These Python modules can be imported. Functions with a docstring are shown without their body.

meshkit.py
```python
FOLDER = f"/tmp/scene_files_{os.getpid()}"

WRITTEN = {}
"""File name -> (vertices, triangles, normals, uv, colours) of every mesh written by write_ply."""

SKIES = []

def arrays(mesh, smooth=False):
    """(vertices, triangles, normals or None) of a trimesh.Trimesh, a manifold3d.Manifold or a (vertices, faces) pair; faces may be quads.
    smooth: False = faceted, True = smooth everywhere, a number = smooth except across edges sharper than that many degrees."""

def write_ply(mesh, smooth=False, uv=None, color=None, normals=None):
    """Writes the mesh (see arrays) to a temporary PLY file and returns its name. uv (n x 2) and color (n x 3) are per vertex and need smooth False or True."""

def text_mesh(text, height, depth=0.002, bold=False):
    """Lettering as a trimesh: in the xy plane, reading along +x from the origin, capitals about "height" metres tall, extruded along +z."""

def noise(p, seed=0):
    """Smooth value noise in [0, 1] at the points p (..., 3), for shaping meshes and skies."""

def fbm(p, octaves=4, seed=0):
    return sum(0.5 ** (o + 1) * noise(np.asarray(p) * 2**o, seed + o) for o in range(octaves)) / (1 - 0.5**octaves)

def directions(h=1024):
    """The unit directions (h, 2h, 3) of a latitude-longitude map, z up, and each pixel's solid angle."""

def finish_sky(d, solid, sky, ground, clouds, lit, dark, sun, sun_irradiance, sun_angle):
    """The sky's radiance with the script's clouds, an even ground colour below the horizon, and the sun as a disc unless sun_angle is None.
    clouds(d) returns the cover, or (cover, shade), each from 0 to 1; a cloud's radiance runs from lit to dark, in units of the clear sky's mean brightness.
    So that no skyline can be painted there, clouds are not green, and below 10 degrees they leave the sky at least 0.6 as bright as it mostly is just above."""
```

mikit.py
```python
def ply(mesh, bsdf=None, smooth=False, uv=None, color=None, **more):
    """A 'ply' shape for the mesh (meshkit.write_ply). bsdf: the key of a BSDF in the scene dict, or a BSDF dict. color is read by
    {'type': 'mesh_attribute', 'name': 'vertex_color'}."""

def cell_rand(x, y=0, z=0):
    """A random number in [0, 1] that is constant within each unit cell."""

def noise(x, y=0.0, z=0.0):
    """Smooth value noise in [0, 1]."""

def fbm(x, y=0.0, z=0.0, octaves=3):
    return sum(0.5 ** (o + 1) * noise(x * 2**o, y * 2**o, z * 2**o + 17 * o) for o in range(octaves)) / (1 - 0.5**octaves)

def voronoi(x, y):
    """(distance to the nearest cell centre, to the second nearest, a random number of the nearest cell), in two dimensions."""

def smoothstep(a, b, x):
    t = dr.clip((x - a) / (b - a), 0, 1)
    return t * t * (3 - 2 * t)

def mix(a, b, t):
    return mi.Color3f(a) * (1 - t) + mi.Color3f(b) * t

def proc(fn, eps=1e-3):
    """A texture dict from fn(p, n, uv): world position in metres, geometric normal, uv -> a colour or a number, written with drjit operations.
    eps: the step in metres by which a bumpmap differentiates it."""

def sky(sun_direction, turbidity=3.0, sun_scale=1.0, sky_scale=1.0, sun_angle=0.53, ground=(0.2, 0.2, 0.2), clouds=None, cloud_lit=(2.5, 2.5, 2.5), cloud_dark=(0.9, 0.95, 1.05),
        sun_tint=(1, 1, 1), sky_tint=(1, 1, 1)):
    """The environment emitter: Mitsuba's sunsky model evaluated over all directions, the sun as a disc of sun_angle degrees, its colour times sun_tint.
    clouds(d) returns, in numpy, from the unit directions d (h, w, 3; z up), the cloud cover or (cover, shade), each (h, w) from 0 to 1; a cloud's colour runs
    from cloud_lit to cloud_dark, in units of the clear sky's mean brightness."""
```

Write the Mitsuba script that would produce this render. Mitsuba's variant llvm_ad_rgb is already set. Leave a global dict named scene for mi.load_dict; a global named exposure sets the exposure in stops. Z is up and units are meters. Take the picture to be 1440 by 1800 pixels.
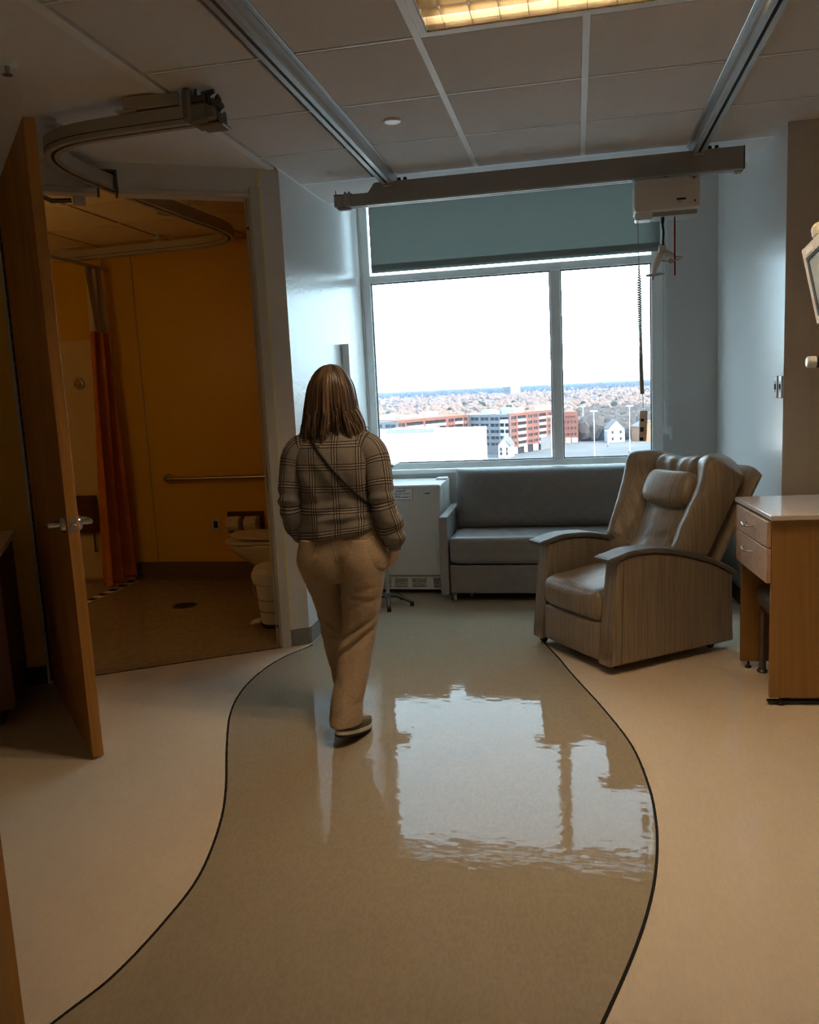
import math
import numpy as np
import trimesh
import manifold3d as m3
import drjit as dr
import mitsuba as mi
import mikit
import meshkit
from shapely.geometry import Polygon

# ------------------------------------------------------------------ camera, sky, exposure
FOCAL, YAW, PITCH, ROLL = 1450.0, math.radians(11.686), math.radians(-8.370), math.radians(-2.790)
EYE = np.array([0.0, 0.0, 1.48])
FWD = np.array([-math.sin(YAW) * math.cos(PITCH), math.cos(YAW) * math.cos(PITCH), math.sin(PITCH)])
RGT = np.array([math.cos(YAW), math.sin(YAW), 0.0])
UP = -math.sin(ROLL) * RGT + math.cos(ROLL) * np.cross(RGT, FWD)
exposure = 4.8
SUN = np.array([0.72, -0.55, 0.52])
HALL_LAMP, BATH_LAMP = 7.8, 0.72


def white_sky(d):
    """A bright, thin and even veil of high cloud."""
    p = np.stack([d[..., 0] / (d[..., 2] + 0.25), d[..., 1] / (d[..., 2] + 0.25), d[..., 2] * 0], -1)
    return 0.75 + 0.2 * meshkit.fbm(p * 2.0, 3, 5), 0.15 * meshkit.fbm(p * 3.0, 3, 9)


scene = {
    "type": "scene",
    "camera": {"type": "perspective", "fov": math.degrees(2 * math.atan(720 / FOCAL)), "fov_axis": "x", "near_clip": 0.05, "far_clip": 30000.0,
               "to_world": mi.ScalarTransform4f().look_at(origin=EYE.tolist(), target=(EYE + FWD).tolist(), up=UP.tolist())},
    "sky": mikit.sky(SUN, turbidity=3.5, sun_scale=0.22, sky_scale=1.0, ground=(0.25, 0.25, 0.26), clouds=white_sky, cloud_lit=(1.75, 2.45, 2.8), cloud_dark=(1.3, 1.8, 2.05), sky_tint=(0.72, 1.0, 1.12)),
}
labels = {}


# ------------------------------------------------------------------ helpers
def put(key, mesh, mat, smooth=False, label=None, cat=None, group=None, kind=None, uv=None, **more):
    """One mesh of the scene under its key, with its words."""
    scene[key] = mikit.ply(mesh, mat, smooth=smooth, uv=uv, **more)
    say(key, label, cat, group, kind)


def say(key, label=None, cat=None, group=None, kind=None):
    w = {k: v for k, v in (("label", label), ("category", cat), ("group", group), ("kind", kind)) if v}
    if w:
        labels.setdefault(key, {}).update(w)


def nn(name, i):
    return name if i == 0 else f"{name}_{i:03d}"


def tm(m):
    if isinstance(m, m3.Manifold):
        q = m.to_mesh()
        return trimesh.Trimesh(np.array(q.vert_properties[:, :3]), np.array(q.tri_verts), process=False)
    if isinstance(m, tuple):
        v, f, _ = meshkit.arrays(m)
        return trimesh.Trimesh(v, f, process=False)
    return m


def J(*ms):
    return trimesh.util.concatenate([tm(m) for m in ms])


def bx(x0, x1, y0, y1, z0, z1, c=0.0):
    """A box, its edges chamfered by c."""
    x0, x1, y0, y1, z0, z1 = min(x0, x1), max(x0, x1), min(y0, y1), max(y0, y1), min(z0, z1), max(z0, z1)
    if c <= 0:
        v = np.array([[x, y, z] for x in (x0, x1) for y in (y0, y1) for z in (z0, z1)], float)
        f = np.array([[0, 1, 3], [0, 3, 2], [4, 6, 7], [4, 7, 5], [0, 4, 5], [0, 5, 1], [2, 3, 7], [2, 7, 6], [0, 2, 6], [0, 6, 4], [1, 5, 7], [1, 7, 3]])
        return trimesh.Trimesh(v, f, process=False)
    pts = []
    for x, sx in ((x0, 1), (x1, -1)):
        for y, sy in ((y0, 1), (y1, -1)):
            for z, sz in ((z0, 1), (z1, -1)):
                pts += [(x, y + sy * c, z + sz * c), (x + sx * c, y, z + sz * c), (x + sx * c, y + sy * c, z)]
    return tm(m3.Manifold.hull_points(np.array(pts)))


def tube(path, r, n=10, closed=False):
    """A round bar along a path; r a number or one per point."""
    p = np.asarray(path, float)
    r = np.broadcast_to(r, (len(p),))
    t = (np.roll(p, -1, 0) - np.roll(p, 1, 0)) if closed else np.gradient(p, axis=0)
    t /= np.linalg.norm(t, axis=1, keepdims=True) + 1e-12
    a = np.cross(t[0], [0, 0, 1.0] if abs(t[0][2]) < 0.9 else [1.0, 0, 0])
    ang = np.arange(n) * 2 * np.pi / n
    rings = []
    for i in range(len(p)):
        a = a - t[i] * (a @ t[i])
        a /= np.linalg.norm(a)
        b = np.cross(t[i], a)
        rings.append(p[i] + r[i] * (np.cos(ang)[:, None] * a + np.sin(ang)[:, None] * b))
    return loft(rings, closed)


def loft(rings, closed=False, caps=True):
    """Rings of equal count joined into a skin, the ends capped."""
    n, k = len(rings[0]), len(rings)
    v = np.vstack(rings)
    f = []
    j = np.arange(n)
    for i in range(k if closed else k - 1):
        a, b = i * n, ((i + 1) % k) * n
        f.append(np.stack([a + j, a + (j + 1) % n, b + (j + 1) % n], 1))
        f.append(np.stack([a + j, b + (j + 1) % n, b + j], 1))
    if caps and not closed:
        c0, c1 = len(v), len(v) + 1
        v = np.vstack([v, rings[0].mean(0), rings[-1].mean(0)])
        f.append(np.stack([j * 0 + c0, (j + 1) % n, j], 1))
        o = (k - 1) * n
        f.append(np.stack([j * 0 + c1, o + j, o + (j + 1) % n], 1))
    m = trimesh.Trimesh(v, np.vstack(f), process=False)
    if m.volume < 0:
        m.invert()
    return m


def lathe(profile, n=24, at=(0, 0, 0), axis=(0, 0, 1)):
    """Profile points (radius, height) turned about an axis through at."""
    ang = np.arange(n) * 2 * np.pi / n
    rings = [np.stack([r * np.cos(ang), r * np.sin(ang), ang * 0 + z], 1) for r, z in profile]
    m = loft(rings)
    m.apply_transform(trimesh.geometry.align_vectors([0, 0, 1], axis))
    m.apply_translation(at)
    return m


def rod(a, b, r, n=12):
    return tube([a, b], r, n)


def prism(poly, z0, z1):
    """A flat outline (x, y) raised from z0 to z1."""
    g = poly if isinstance(poly, Polygon) else Polygon(poly)
    m = trimesh.creation.extrude_polygon(g, z1 - z0, engine="earcut")
    m.apply_translation([0, 0, z0])
    return m


def frame(o, ex, ey, ez=(0, 0, 1)):
    T = np.eye(4)
    T[:3, 0], T[:3, 1], T[:3, 2], T[:3, 3] = ex, ey, ez, o
    return T


def at(T, m):
    m = tm(m).copy()
    m.apply_transform(T)
    return m


def turn(m, deg, axis, about=(0, 0, 0)):
    m = tm(m).copy()
    m.apply_transform(trimesh.transformations.rotation_matrix(math.radians(deg), axis, about))
    return m


def spline(pts, n=12):
    """A smooth line (Catmull-Rom) through points of any width."""
    p = np.asarray(pts, float)
    q = np.vstack([2 * p[0] - p[1], p, 2 * p[-1] - p[-2]])
    out = []
    for i in range(1, len(q) - 2):
        t = np.linspace(0, 1, n, endpoint=False)[:, None]
        a, b, c, d = q[i - 1], q[i], q[i + 1], q[i + 2]
        out.append(0.5 * (2 * b + (c - a) * t + (2 * a - 5 * b + 4 * c - d) * t**2 + (3 * b - a - 3 * c + d) * t**3))
    return np.vstack(out + [p[-1:]])


def sweep(profile, path, z=(0, 0, 1)):
    """A profile (sideways, up) along a path in a plane."""
    p = np.asarray(path, float)
    t = np.gradient(p, axis=0)
    t /= np.linalg.norm(t, axis=1, keepdims=True)
    z = np.asarray(z, float)
    s = np.cross(t, z)
    return loft([p[i] + np.outer([a for a, _ in profile], s[i]) + np.outer([b for _, b in profile], z) for i in range(len(p))])


def cushion(w, d, h, r=0.05, bulge=(0, 0, 0.02), n=14, wrinkle=0.0, seed=1):
    """An upholstered block about the origin: rounded, its faces swelling."""
    m = trimesh.creation.box((2, 2, 2))
    half = np.array([w, d, h]) / 2
    g = np.linspace(-1, 1, n)
    V, F = [], []
    for ax in range(3):
        for sg in (-1, 1):
            a, b = np.meshgrid(g, g, indexing="ij")
            q = np.empty((n, n, 3))
            q[..., ax], q[..., (ax + 1) % 3], q[..., (ax + 2) % 3] = sg, a, b
            o = sum(len(x) for x in V)
            V.append(q.reshape(-1, 3))
            i, j = np.meshgrid(np.arange(n - 1), np.arange(n - 1), indexing="ij")
            i = (i * n + j).ravel() + o
            quad = np.stack([i, i + n, i + n + 1, i + 1], 1)
            quad = quad if sg > 0 else quad[:, ::-1]
            F.append(np.vstack([quad[:, :3], quad[:, [0, 2, 3]]]))
    v = np.vstack(V)
    v = np.sign(v) * (1 - (1 - np.abs(v)) ** 1.25)
    p = v * half
    inner = np.clip(p, -(half - r), half - r)
    e = p - inner
    e /= np.linalg.norm(e, axis=1, keepdims=True) + 1e-12
    out = inner + r * e
    for ax in range(3):
        b, c = v[:, (ax + 1) % 3], v[:, (ax + 2) % 3]
        out[:, ax] += bulge[ax] * np.sign(v[:, ax]) * (1 - b**2) * (1 - c**2) * np.abs(v[:, ax])
    if wrinkle:
        out += e * ((meshkit.fbm(out * 18, 3, seed) - 0.5) * 2 * wrinkle)[:, None]
    m = trimesh.Trimesh(out, np.vstack(F), process=False)
    m.merge_vertices(digits_vertex=6)
    return m


def pad(outline, front, back, n=40):
    """A soft flat body: outline(s, t) -> (x, z), front and back(s, t) -> depth; s, t in [-1, 1]. x across, y depth (front is +y), z up."""
    g = np.sin(np.linspace(-np.pi / 2, np.pi / 2, n))
    s, t = np.meshgrid(g, g, indexing="ij")
    x, z = outline(s, t)
    edge = np.sqrt(np.clip((1 - s**8) * (1 - t**8), 0, 1))
    yf, yb = front(s, t) * edge, -back(s, t) * edge
    f_ = np.stack([x, yf, z], -1).reshape(-1, 3)
    b_ = np.stack([x, yb, z], -1).reshape(-1, 3)
    i, j = np.meshgrid(np.arange(n - 1), np.arange(n - 1), indexing="ij")
    i = (i * n + j).ravel()
    q = np.stack([i, i + 1, i + n + 1, i + n], 1)
    t1 = np.vstack([q[:, :3], q[:, [0, 2, 3]]])
    m = trimesh.Trimesh(np.vstack([f_, b_]), np.vstack([t1, t1[:, ::-1] + n * n]), process=False)
    m.merge_vertices(digits_vertex=6)
    if m.volume < 0:
        m.invert()
    return m


def bump(x, c, w):
    return np.exp(-(((x - c) / w) ** 2))


# ------------------------------------------------------------------ materials
def mat(key, color, rough=0.5, spec=0.5, metal=0.0, bump_fn=None, bump_h=0.001, eps=1e-3, **more):
    c = mikit.proc(color) if callable(color) else {"type": "rgb", "value": list(color)}
    b = {"type": "principled", "base_color": c, "roughness": mikit.proc(rough) if callable(rough) else rough, "specular": spec, "metallic": metal, **more}
    if bump_fn is not None:
        b = {"type": "bumpmap", "arbitrary": mikit.proc(bump_fn, eps), "scale": bump_h, "bsdf": b}
    scene[key] = {"type": "twosided", "bsdf": b}
    return key


N, FBM, SS, MIX = mikit.noise, mikit.fbm, mikit.smoothstep, mikit.mix


def speck(a, b, sx, sy, seed=0.0):
    return lambda p, n, uv: MIX(a, b, SS(0.25, 0.75, FBM(p.x * sx, p.y * sy, p.z * sx + seed, 3)))


def wax(p, n, uv):
    return 0.7 * N(p.x * 9, p.y * 9) + 0.75 * N(p.x * 26 + 5, p.y * 38) + 0.22 * N(p.x * 60, p.y * 95)


def grain(a, b, vert=True, s=60.0):
    def fn(p, n, uv):
        w = N(p.x * 4, p.y * 4, p.z * 0.8) * 0.05
        h = (p.x + p.y * 0.7 + w) * s
        q = FBM(h, p.z * 2.0, 3.0, 4) if vert else FBM(p.x * 2.5 + p.y * 2.5, (p.z + w) * s, (p.x - p.y) * s * 0.3, 4)
        return MIX(a, b, SS(0.2, 0.8, q))
    return fn


mat("m_wall", (0.60, 0.60, 0.585), 0.24, 0.5, bump_fn=lambda p, n, uv: N(p.x * 60, p.y * 60, p.z * 60) + 1.5 * N(p.x * 6, p.y * 6, p.z * 2.5), bump_h=0.0006)
mat("m_wall_warm", (0.55, 0.50, 0.43), 0.6, 0.3)
mat("m_drywall", (0.66, 0.64, 0.62), 0.85, 0.2)
mat("m_tile", speck((0.58, 0.56, 0.545), (0.62, 0.60, 0.585), 160, 160), 0.9, 0.1)
mat("m_tee", (0.74, 0.75, 0.75), 0.45, 0.4)
mat("m_floor_light", speck((0.59, 0.495, 0.375), (0.615, 0.518, 0.395), 130, 40), 0.045, 0.13, bump_fn=wax, bump_h=0.00030, eps=2e-3)
mat("m_floor_dark", speck((0.298, 0.246, 0.168), (0.330, 0.275, 0.193), 170, 70), 0.045, 0.13, bump_fn=wax, bump_h=0.00030, eps=2e-3)
mat("m_floor_bath", speck((0.215, 0.15, 0.085), (0.25, 0.178, 0.105), 50, 30), 0.22, 0.4)
mat("m_seam", (0.02, 0.017, 0.014), 0.8, 0.05)
mat("m_base_grey", (0.20, 0.195, 0.18), 0.45, 0.4)
mat("m_base_brown", (0.15, 0.095, 0.055), 0.5, 0.3)
mat("m_base_black", (0.025, 0.022, 0.02), 0.5, 0.4)
mat("m_yellow", (0.60, 0.355, 0.022), 0.38, 0.45, bump_fn=lambda p, n, uv: N(p.x * 60, p.y * 60, p.z * 60), bump_h=0.0004)
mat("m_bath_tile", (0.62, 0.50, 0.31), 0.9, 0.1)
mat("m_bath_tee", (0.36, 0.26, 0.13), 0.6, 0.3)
mat("m_frame", (0.50, 0.475, 0.43), 0.45, 0.4)
mat("m_yellow_strip", (0.72, 0.60, 0.18), 0.5, 0.3)
mat("m_alu", (0.84, 0.87, 0.87), 0.35, 0.5)
mat("m_gasket", (0.02, 0.02, 0.022), 0.5)
scene["m_shade"] = {"type": "principledthin", "base_color": {"type": "rgb", "value": [0.34, 0.37, 0.345]}, "roughness": 0.8, "diff_trans": 0.9, "spec_trans": 0.0}
mat("m_rail", (0.48, 0.49, 0.49), 0.32, 0.5, 0.55)
mat("m_track", (0.42, 0.38, 0.32), 0.4, 0.5, 0.35)
mat("m_beam", (0.30, 0.295, 0.28), 0.4, 0.4)
mat("m_dark_metal", (0.10, 0.09, 0.08), 0.4, 0.5, 0.6)
mat("m_black", (0.012, 0.012, 0.012), 0.45, 0.5)
mat("m_white_plastic", (0.62, 0.60, 0.57), 0.4, 0.5)
mat("m_grey_plastic", (0.33, 0.34, 0.33), 0.4, 0.5)
mat("m_pale_plastic", (0.70, 0.75, 0.77), 0.3, 0.5)
mat("m_red", (0.30, 0.02, 0.03), 0.6, 0.3)
mat("m_chrome", (0.62, 0.60, 0.57), 0.14, 0.5, 1.0)
mat("m_steel", (0.42, 0.38, 0.34), 0.32, 0.5, 0.9)
mat("m_door_wood", grain((0.33, 0.155, 0.030), (0.40, 0.195, 0.044)), 0.42, 0.45)
mat("m_desk_wood", grain((0.285, 0.150, 0.040), (0.32, 0.172, 0.05), True, 90), 0.38, 0.45)
mat("m_drawer_wood", grain((0.45, 0.29, 0.19), (0.52, 0.345, 0.23), False, 70), 0.4, 0.45)
mat("m_dark_wood", (0.10, 0.035, 0.018), 0.45, 0.45)
mat("m_top", (0.62, 0.56, 0.52), 0.18, 0.5)
mat("m_window_glass", (1, 1, 1))
scene["m_window_glass"] = {"type": "thindielectric", "int_ior": 1.5, "ext_ior": 1.0}


# ------------------------------------------------------------------ the room
CEIL = 2.73
U = np.array([0.853, 0.522, 0.0])                       # the slanting bathroom wall, towards the window
NB = np.array([-0.522, 0.853, 0.0])                     # into the bathroom
CORNER = np.array([-1.60, 4.59, 0.0])
TB = frame(CORNER, -U, NB)                              # x: along the wall to the left, y: into the bathroom
S_JAMB, S_HINGE, S_END, DOOR_H, TH = 0.172, 1.405, 3.3, 2.578, 0.12


def bathpt(s, d=0.0):
    return CORNER - U * s + NB * d


STRIP_L = [(-1.585, 4.56), (-1.583, 4.532), (-1.671, 4.328), (-1.714, 4.084), (-1.705, 3.784), (-1.639, 3.49), (-1.509, 3.153), (-1.341, 2.759), (-1.252, 2.498), (-1.191, 2.214), (-1.19, 1.988),
           (-1.216, 1.76), (-1.275, 1.584), (-1.38, 1.25), (-1.45, 0.9), (-1.4, 0.4), (-1.2, -0.3), (-1.1, -1.0), (-1.1, -2.4)]
STRIP_R = [(0.9, 6.22), (0.45, 5.9), (0.05, 5.45), (-0.16, 5.1), (-0.225, 4.78), (-0.11, 4.362), (-0.034, 4.1), (0.094, 3.694), (0.196, 3.306), (0.235, 2.965), (0.239, 2.721), (0.224, 2.509), (0.191, 2.296),
           (0.132, 2.062), (0.035, 1.772), (-0.12, 1.35), (-0.2, 0.9), (-0.15, 0.4), (0.1, -0.3), (0.2, -1.0), (0.2, -2.4)]
sl, sr = spline(STRIP_L, 10), spline(STRIP_R, 10)
put("floor", bx(-5.2, 2.7, -2.6, 6.6, -0.12, 0.0), "m_floor_light", kind="structure")
strip = Polygon([(-1.597, 6.3)] + [tuple(p) for p in sl] + [tuple(p) for p in sr[::-1]] + [(0.9, 6.3)]).buffer(0)
put("floor__inlay_strip", prism(strip, 0.0, 0.0012), "m_floor_dark", label="darker brown winding sheet let into the pale floor")
for i, line in enumerate((sl, sr)):
    a = np.c_[line, np.full(len(line), 0.0002)]
    put("floor__" + nn("seam", i), sweep([(-0.0045, 0), (0.0045, 0), (0.0045, 0.0016), (-0.0045, 0.0016)], a), "m_seam")
bp = [bathpt(0.0), bathpt(S_END), bathpt(S_END, 2.9), np.array([-4.9, 6.4, 0]), np.array([-1.6, 6.4, 0])]
put("floor__bathroom_sheet", prism([(bathpt(0.08)[0], bathpt(0.08)[1]), tuple(bathpt(S_END)[:2]), (-4.9, 2.9), (-4.9, 6.4), (-1.7, 6.4)], 0.0, 0.0014), "m_floor_bath", label="brown sheet floor of the bathroom")
put("floor__bathroom_seam", at(TB, bx(0.1, S_HINGE, -0.004, 0.004, 0.0, 0.0022)), "m_seam")

# walls
WY = 6.30                                               # room face of the window wall
put("wall_left", J(bx(-1.72, -1.60, 4.66, WY + 0.16, 0, 3.1), prism([(-1.60, 4.59), (-1.60, 4.7), (-1.72, 4.7), tuple(bathpt(0.13, 0.06)[:2]), tuple(bathpt(0.10)[:2])], 0, CEIL)), "m_wall", kind="structure")
G0, G1, GZ0, GZ1 = -1.585, 0.62, 0.862, 3.0            # rough opening
put("wall_window", J(bx(-1.72, G0, WY, WY + 0.16, 0, 3.1), bx(G1, 1.2, WY, WY + 0.16, 0, 3.1), bx(G0, G1, WY, WY + 0.16, 0, GZ0), bx(G0, G1, WY, WY + 0.16, GZ1, 3.1)), "m_wall", kind="structure")
RW = np.array([[1.072, 4.70], [0.988, WY]])
put("wall_right", prism([tuple(RW[0]), (1.2, 4.70), (1.2, WY + 0.1), tuple(RW[1] + [0, 0.1])], 0, 3.1), "m_wall", kind="structure")
put("wall_right_front", bx(1.0735, 2.7, 4.70, 4.82, 0, 3.1), "m_wall_warm", kind="structure")
put("wall_right_side", bx(2.58, 2.7, -2.6, 4.82, 0, 3.1), "m_wall_warm", kind="structure")
put("wall_back", bx(-5.1, 2.7, -2.62, -2.5, 0, 3.1), "m_wall_warm", kind="structure")
put("wall_left_side", bx(-4.2, -4.08, -2.5, 3.2, 0, 3.1), "m_wall_warm", kind="structure")
hd = 0.05
put("wall_bathroom", J(at(TB, bx(0.10, S_JAMB + 0.005, 0.0, TH, 0, CEIL)), at(TB, bx(S_HINGE - 0.005, S_HINGE + 0.03, 0, TH, 0, CEIL)), at(TB, bx(S_JAMB, 0.855, 0, TH, DOOR_H, CEIL)),
                       at(TB, bx(0.960, S_HINGE, 0, TH, DOOR_H, CEIL)), at(TB, bx(0.855, 0.960, 0, TH, 2.69, CEIL))), "m_wall", kind="structure")
put("wall_bathroom_outer", at(TB, bx(S_HINGE + 0.03, S_END, 0, TH, 0, CEIL)), "m_yellow", kind="structure")
put("wall_bathroom__corner_strip", at(TB, bx(0.108, 0.122, -0.004, 0.002, 0.1, CEIL - 0.02)), "m_yellow_strip", label="thin yellow strip beside the door frame")
put("wall_bathroom__notch_lining", at(TB, J(bx(0.855, 0.867, -0.004, TH + 0.004, DOOR_H, 2.69), bx(0.948, 0.960, -0.004, TH + 0.004, DOOR_H, 2.69), bx(0.855, 0.960, -0.004, TH + 0.004, 2.68, 2.692))), "m_dark_metal", label="dark lining of the notch for the track")
put("wall_bathroom_back", J(bx(-5.0, -1.70, 6.28, 6.4, 0, 3.1)), "m_yellow", kind="structure")
put("wall_bathroom_back__panel_seam", bx(-3.485, -3.477, 6.276, 6.281, 0.15, CEIL), "m_bath_tee")
put("wall_bathroom_back__shower_panel", bx(-4.9, -3.72, 6.268, 6.281, 0.02, 2.02, 0.003), "m_bath_tile", label="pale shower wall panel behind the curtain")
put("wall_bathroom_left", bx(-5.0, -4.88, 2.4, 6.4, 0, 3.1), "m_yellow", kind="structure")
put("wall_bathroom_right", bx(-1.735, -1.722, 4.72, 6.28, 0, CEIL), "m_yellow", kind="structure")
# the room side of the bathroom wall's back: yellow inside
put("wall_bathroom_inside", J(at(TB, bx(S_HINGE + 0.05, S_END, TH, TH + 0.012, 0, CEIL)), bx(-4.95, -4.0, 2.86, 2.98, 0, 3.1)), "m_yellow", kind="structure")

# baseboards
put("baseboard_left", J(bx(-1.60, -1.592, 4.60, WY, 0, 0.1), at(TB, bx(0.0, 0.115, -0.008, 0.0, 0, 0.1))), "m_base_grey", kind="structure")
put("baseboard_right", prism([tuple(RW[0]), tuple(RW[1]), (RW[1][0] - 0.01, RW[1][1]), (RW[0][0] - 0.01, RW[0][1] + 0.005)], 0, 0.1), "m_base_black", kind="structure")
put("baseboard_window", J(bx(-1.59, 0.99, WY - 0.008, WY, 0, 0.1)), "m_base_black", kind="structure")
put("baseboard_bathroom", J(at(TB, bx(S_HINGE + 0.055, 3.0, -0.008, 0, 0, 0.1))), "m_base_black", kind="structure")
put("baseboard_bathroom_back", J(bx(-3.68, -1.735, 6.268, 6.28, 0, 0.15), prism([(-3.68, 6.22), (-1.735, 6.22), (-1.735, 6.28), (-3.68, 6.28)], 0, 0.03)), "m_base_brown", kind="structure")

# door frame (the bathroom's)
put("door_1_frame", J(at(TB, bx(S_JAMB - 0.055, S_JAMB, -0.018, 0.012, 0, DOOR_H + 0.05, 0.003)), at(TB, bx(S_JAMB - 0.015, S_JAMB + 0.006, 0.0, TH + 0.015, 0, DOOR_H)), at(TB, bx(S_JAMB, S_JAMB + 0.016, 0.055, 0.075, 0, DOOR_H)),
                      at(TB, bx(S_HINGE, S_HINGE + 0.055, -0.018, 0.012, 0, DOOR_H + 0.05, 0.003)), at(TB, bx(S_HINGE - 0.012, S_HINGE + 0.01, 0.0, TH + 0.015, 0, DOOR_H)),
                      at(TB, bx(S_JAMB - 0.055, 0.855, -0.014, 0.012, DOOR_H - 0.005, DOOR_H + 0.02, 0.003)), at(TB, bx(0.960, S_HINGE + 0.055, -0.014, 0.012, DOOR_H - 0.005, DOOR_H + 0.02, 0.003))), "m_frame", kind="structure")
put("door_1_frame__strike_plate", at(TB, bx(S_JAMB + 0.005, S_JAMB + 0.0085, 0.018, 0.046, 0.93, 1.07)), "m_steel", label="steel strike plate on the jamb")
put("door_1_frame__bumper", J(*[at(TB, lathe([(0.007, 0), (0.007, 0.006), (0.003, 0.009)], 10, (S_JAMB + 0.010, 0.055, z), (0, -1, 0))) for z in (0.12, 2.42)]), "m_black")

# ceiling: drywall border and slab, tiles in a grid
Y0, Y1 = -2.5, 4.955
TX = [-1.135, -0.535, 0.06, 0.665, 1.27, 1.88, 2.49]
TY = [Y1 - 0.61 * i for i in range(13)]
put("ceiling", J(bx(-5.0, 2.7, -2.62, 6.4, 3.08, 3.18),                                  # slab over all
                 bx(-1.6, 1.08, Y1, 5.47, CEIL, CEIL + 0.04),                                          # border before the window
                 prism([(-1.635, Y0), (-4.2, Y0), (-4.2, 3.05), tuple(bathpt(S_END)[:2]), tuple(bathpt(0.035)[:2])], CEIL, CEIL + 0.04),
                 bx(-1.72, 1.2, 5.44, 5.5, CEIL, 3.1), bx(-1.72, 1.2, 5.44, WY + 0.16, 3.05, 3.12)), "m_drywall", kind="structure")
put("trim_1", J(bx(-1.655, -1.612, Y0, 4.56, CEIL - 0.006, CEIL + 0.02)), "m_tee", kind="structure")
put("trim_2", J(bx(-1.6, 1.07, 4.94, 4.97, CEIL - 0.004, CEIL + 0.02), bx(-1.60, -1.585, 4.56, 5.46, CEIL - 0.004, CEIL + 0.02)), "m_tee", kind="structure")
put("trim_3", J(bx(-1.6, 1.07, 5.462, 5.474, CEIL - 0.003, CEIL + 0.01)), "m_tee", kind="structure")
xs = [-1.612] + TX
k = 0
for i in range(len(xs) - 1):
    for j in range(len(TY) - 1):
        if TY[j] < -2.0 or (xs[i] in (-0.535, 0.06) and j in (3, 9)):       # the light fittings sit here
            continue
        put("ceiling__" + nn("tile", k), bx(xs[i] + 0.013, xs[i + 1] - 0.013, TY[j + 1] + 0.012, TY[j] - 0.012, CEIL - 0.003, CEIL + 0.012, 0.003), "m_tile")
        k += 1
k = 0
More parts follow.
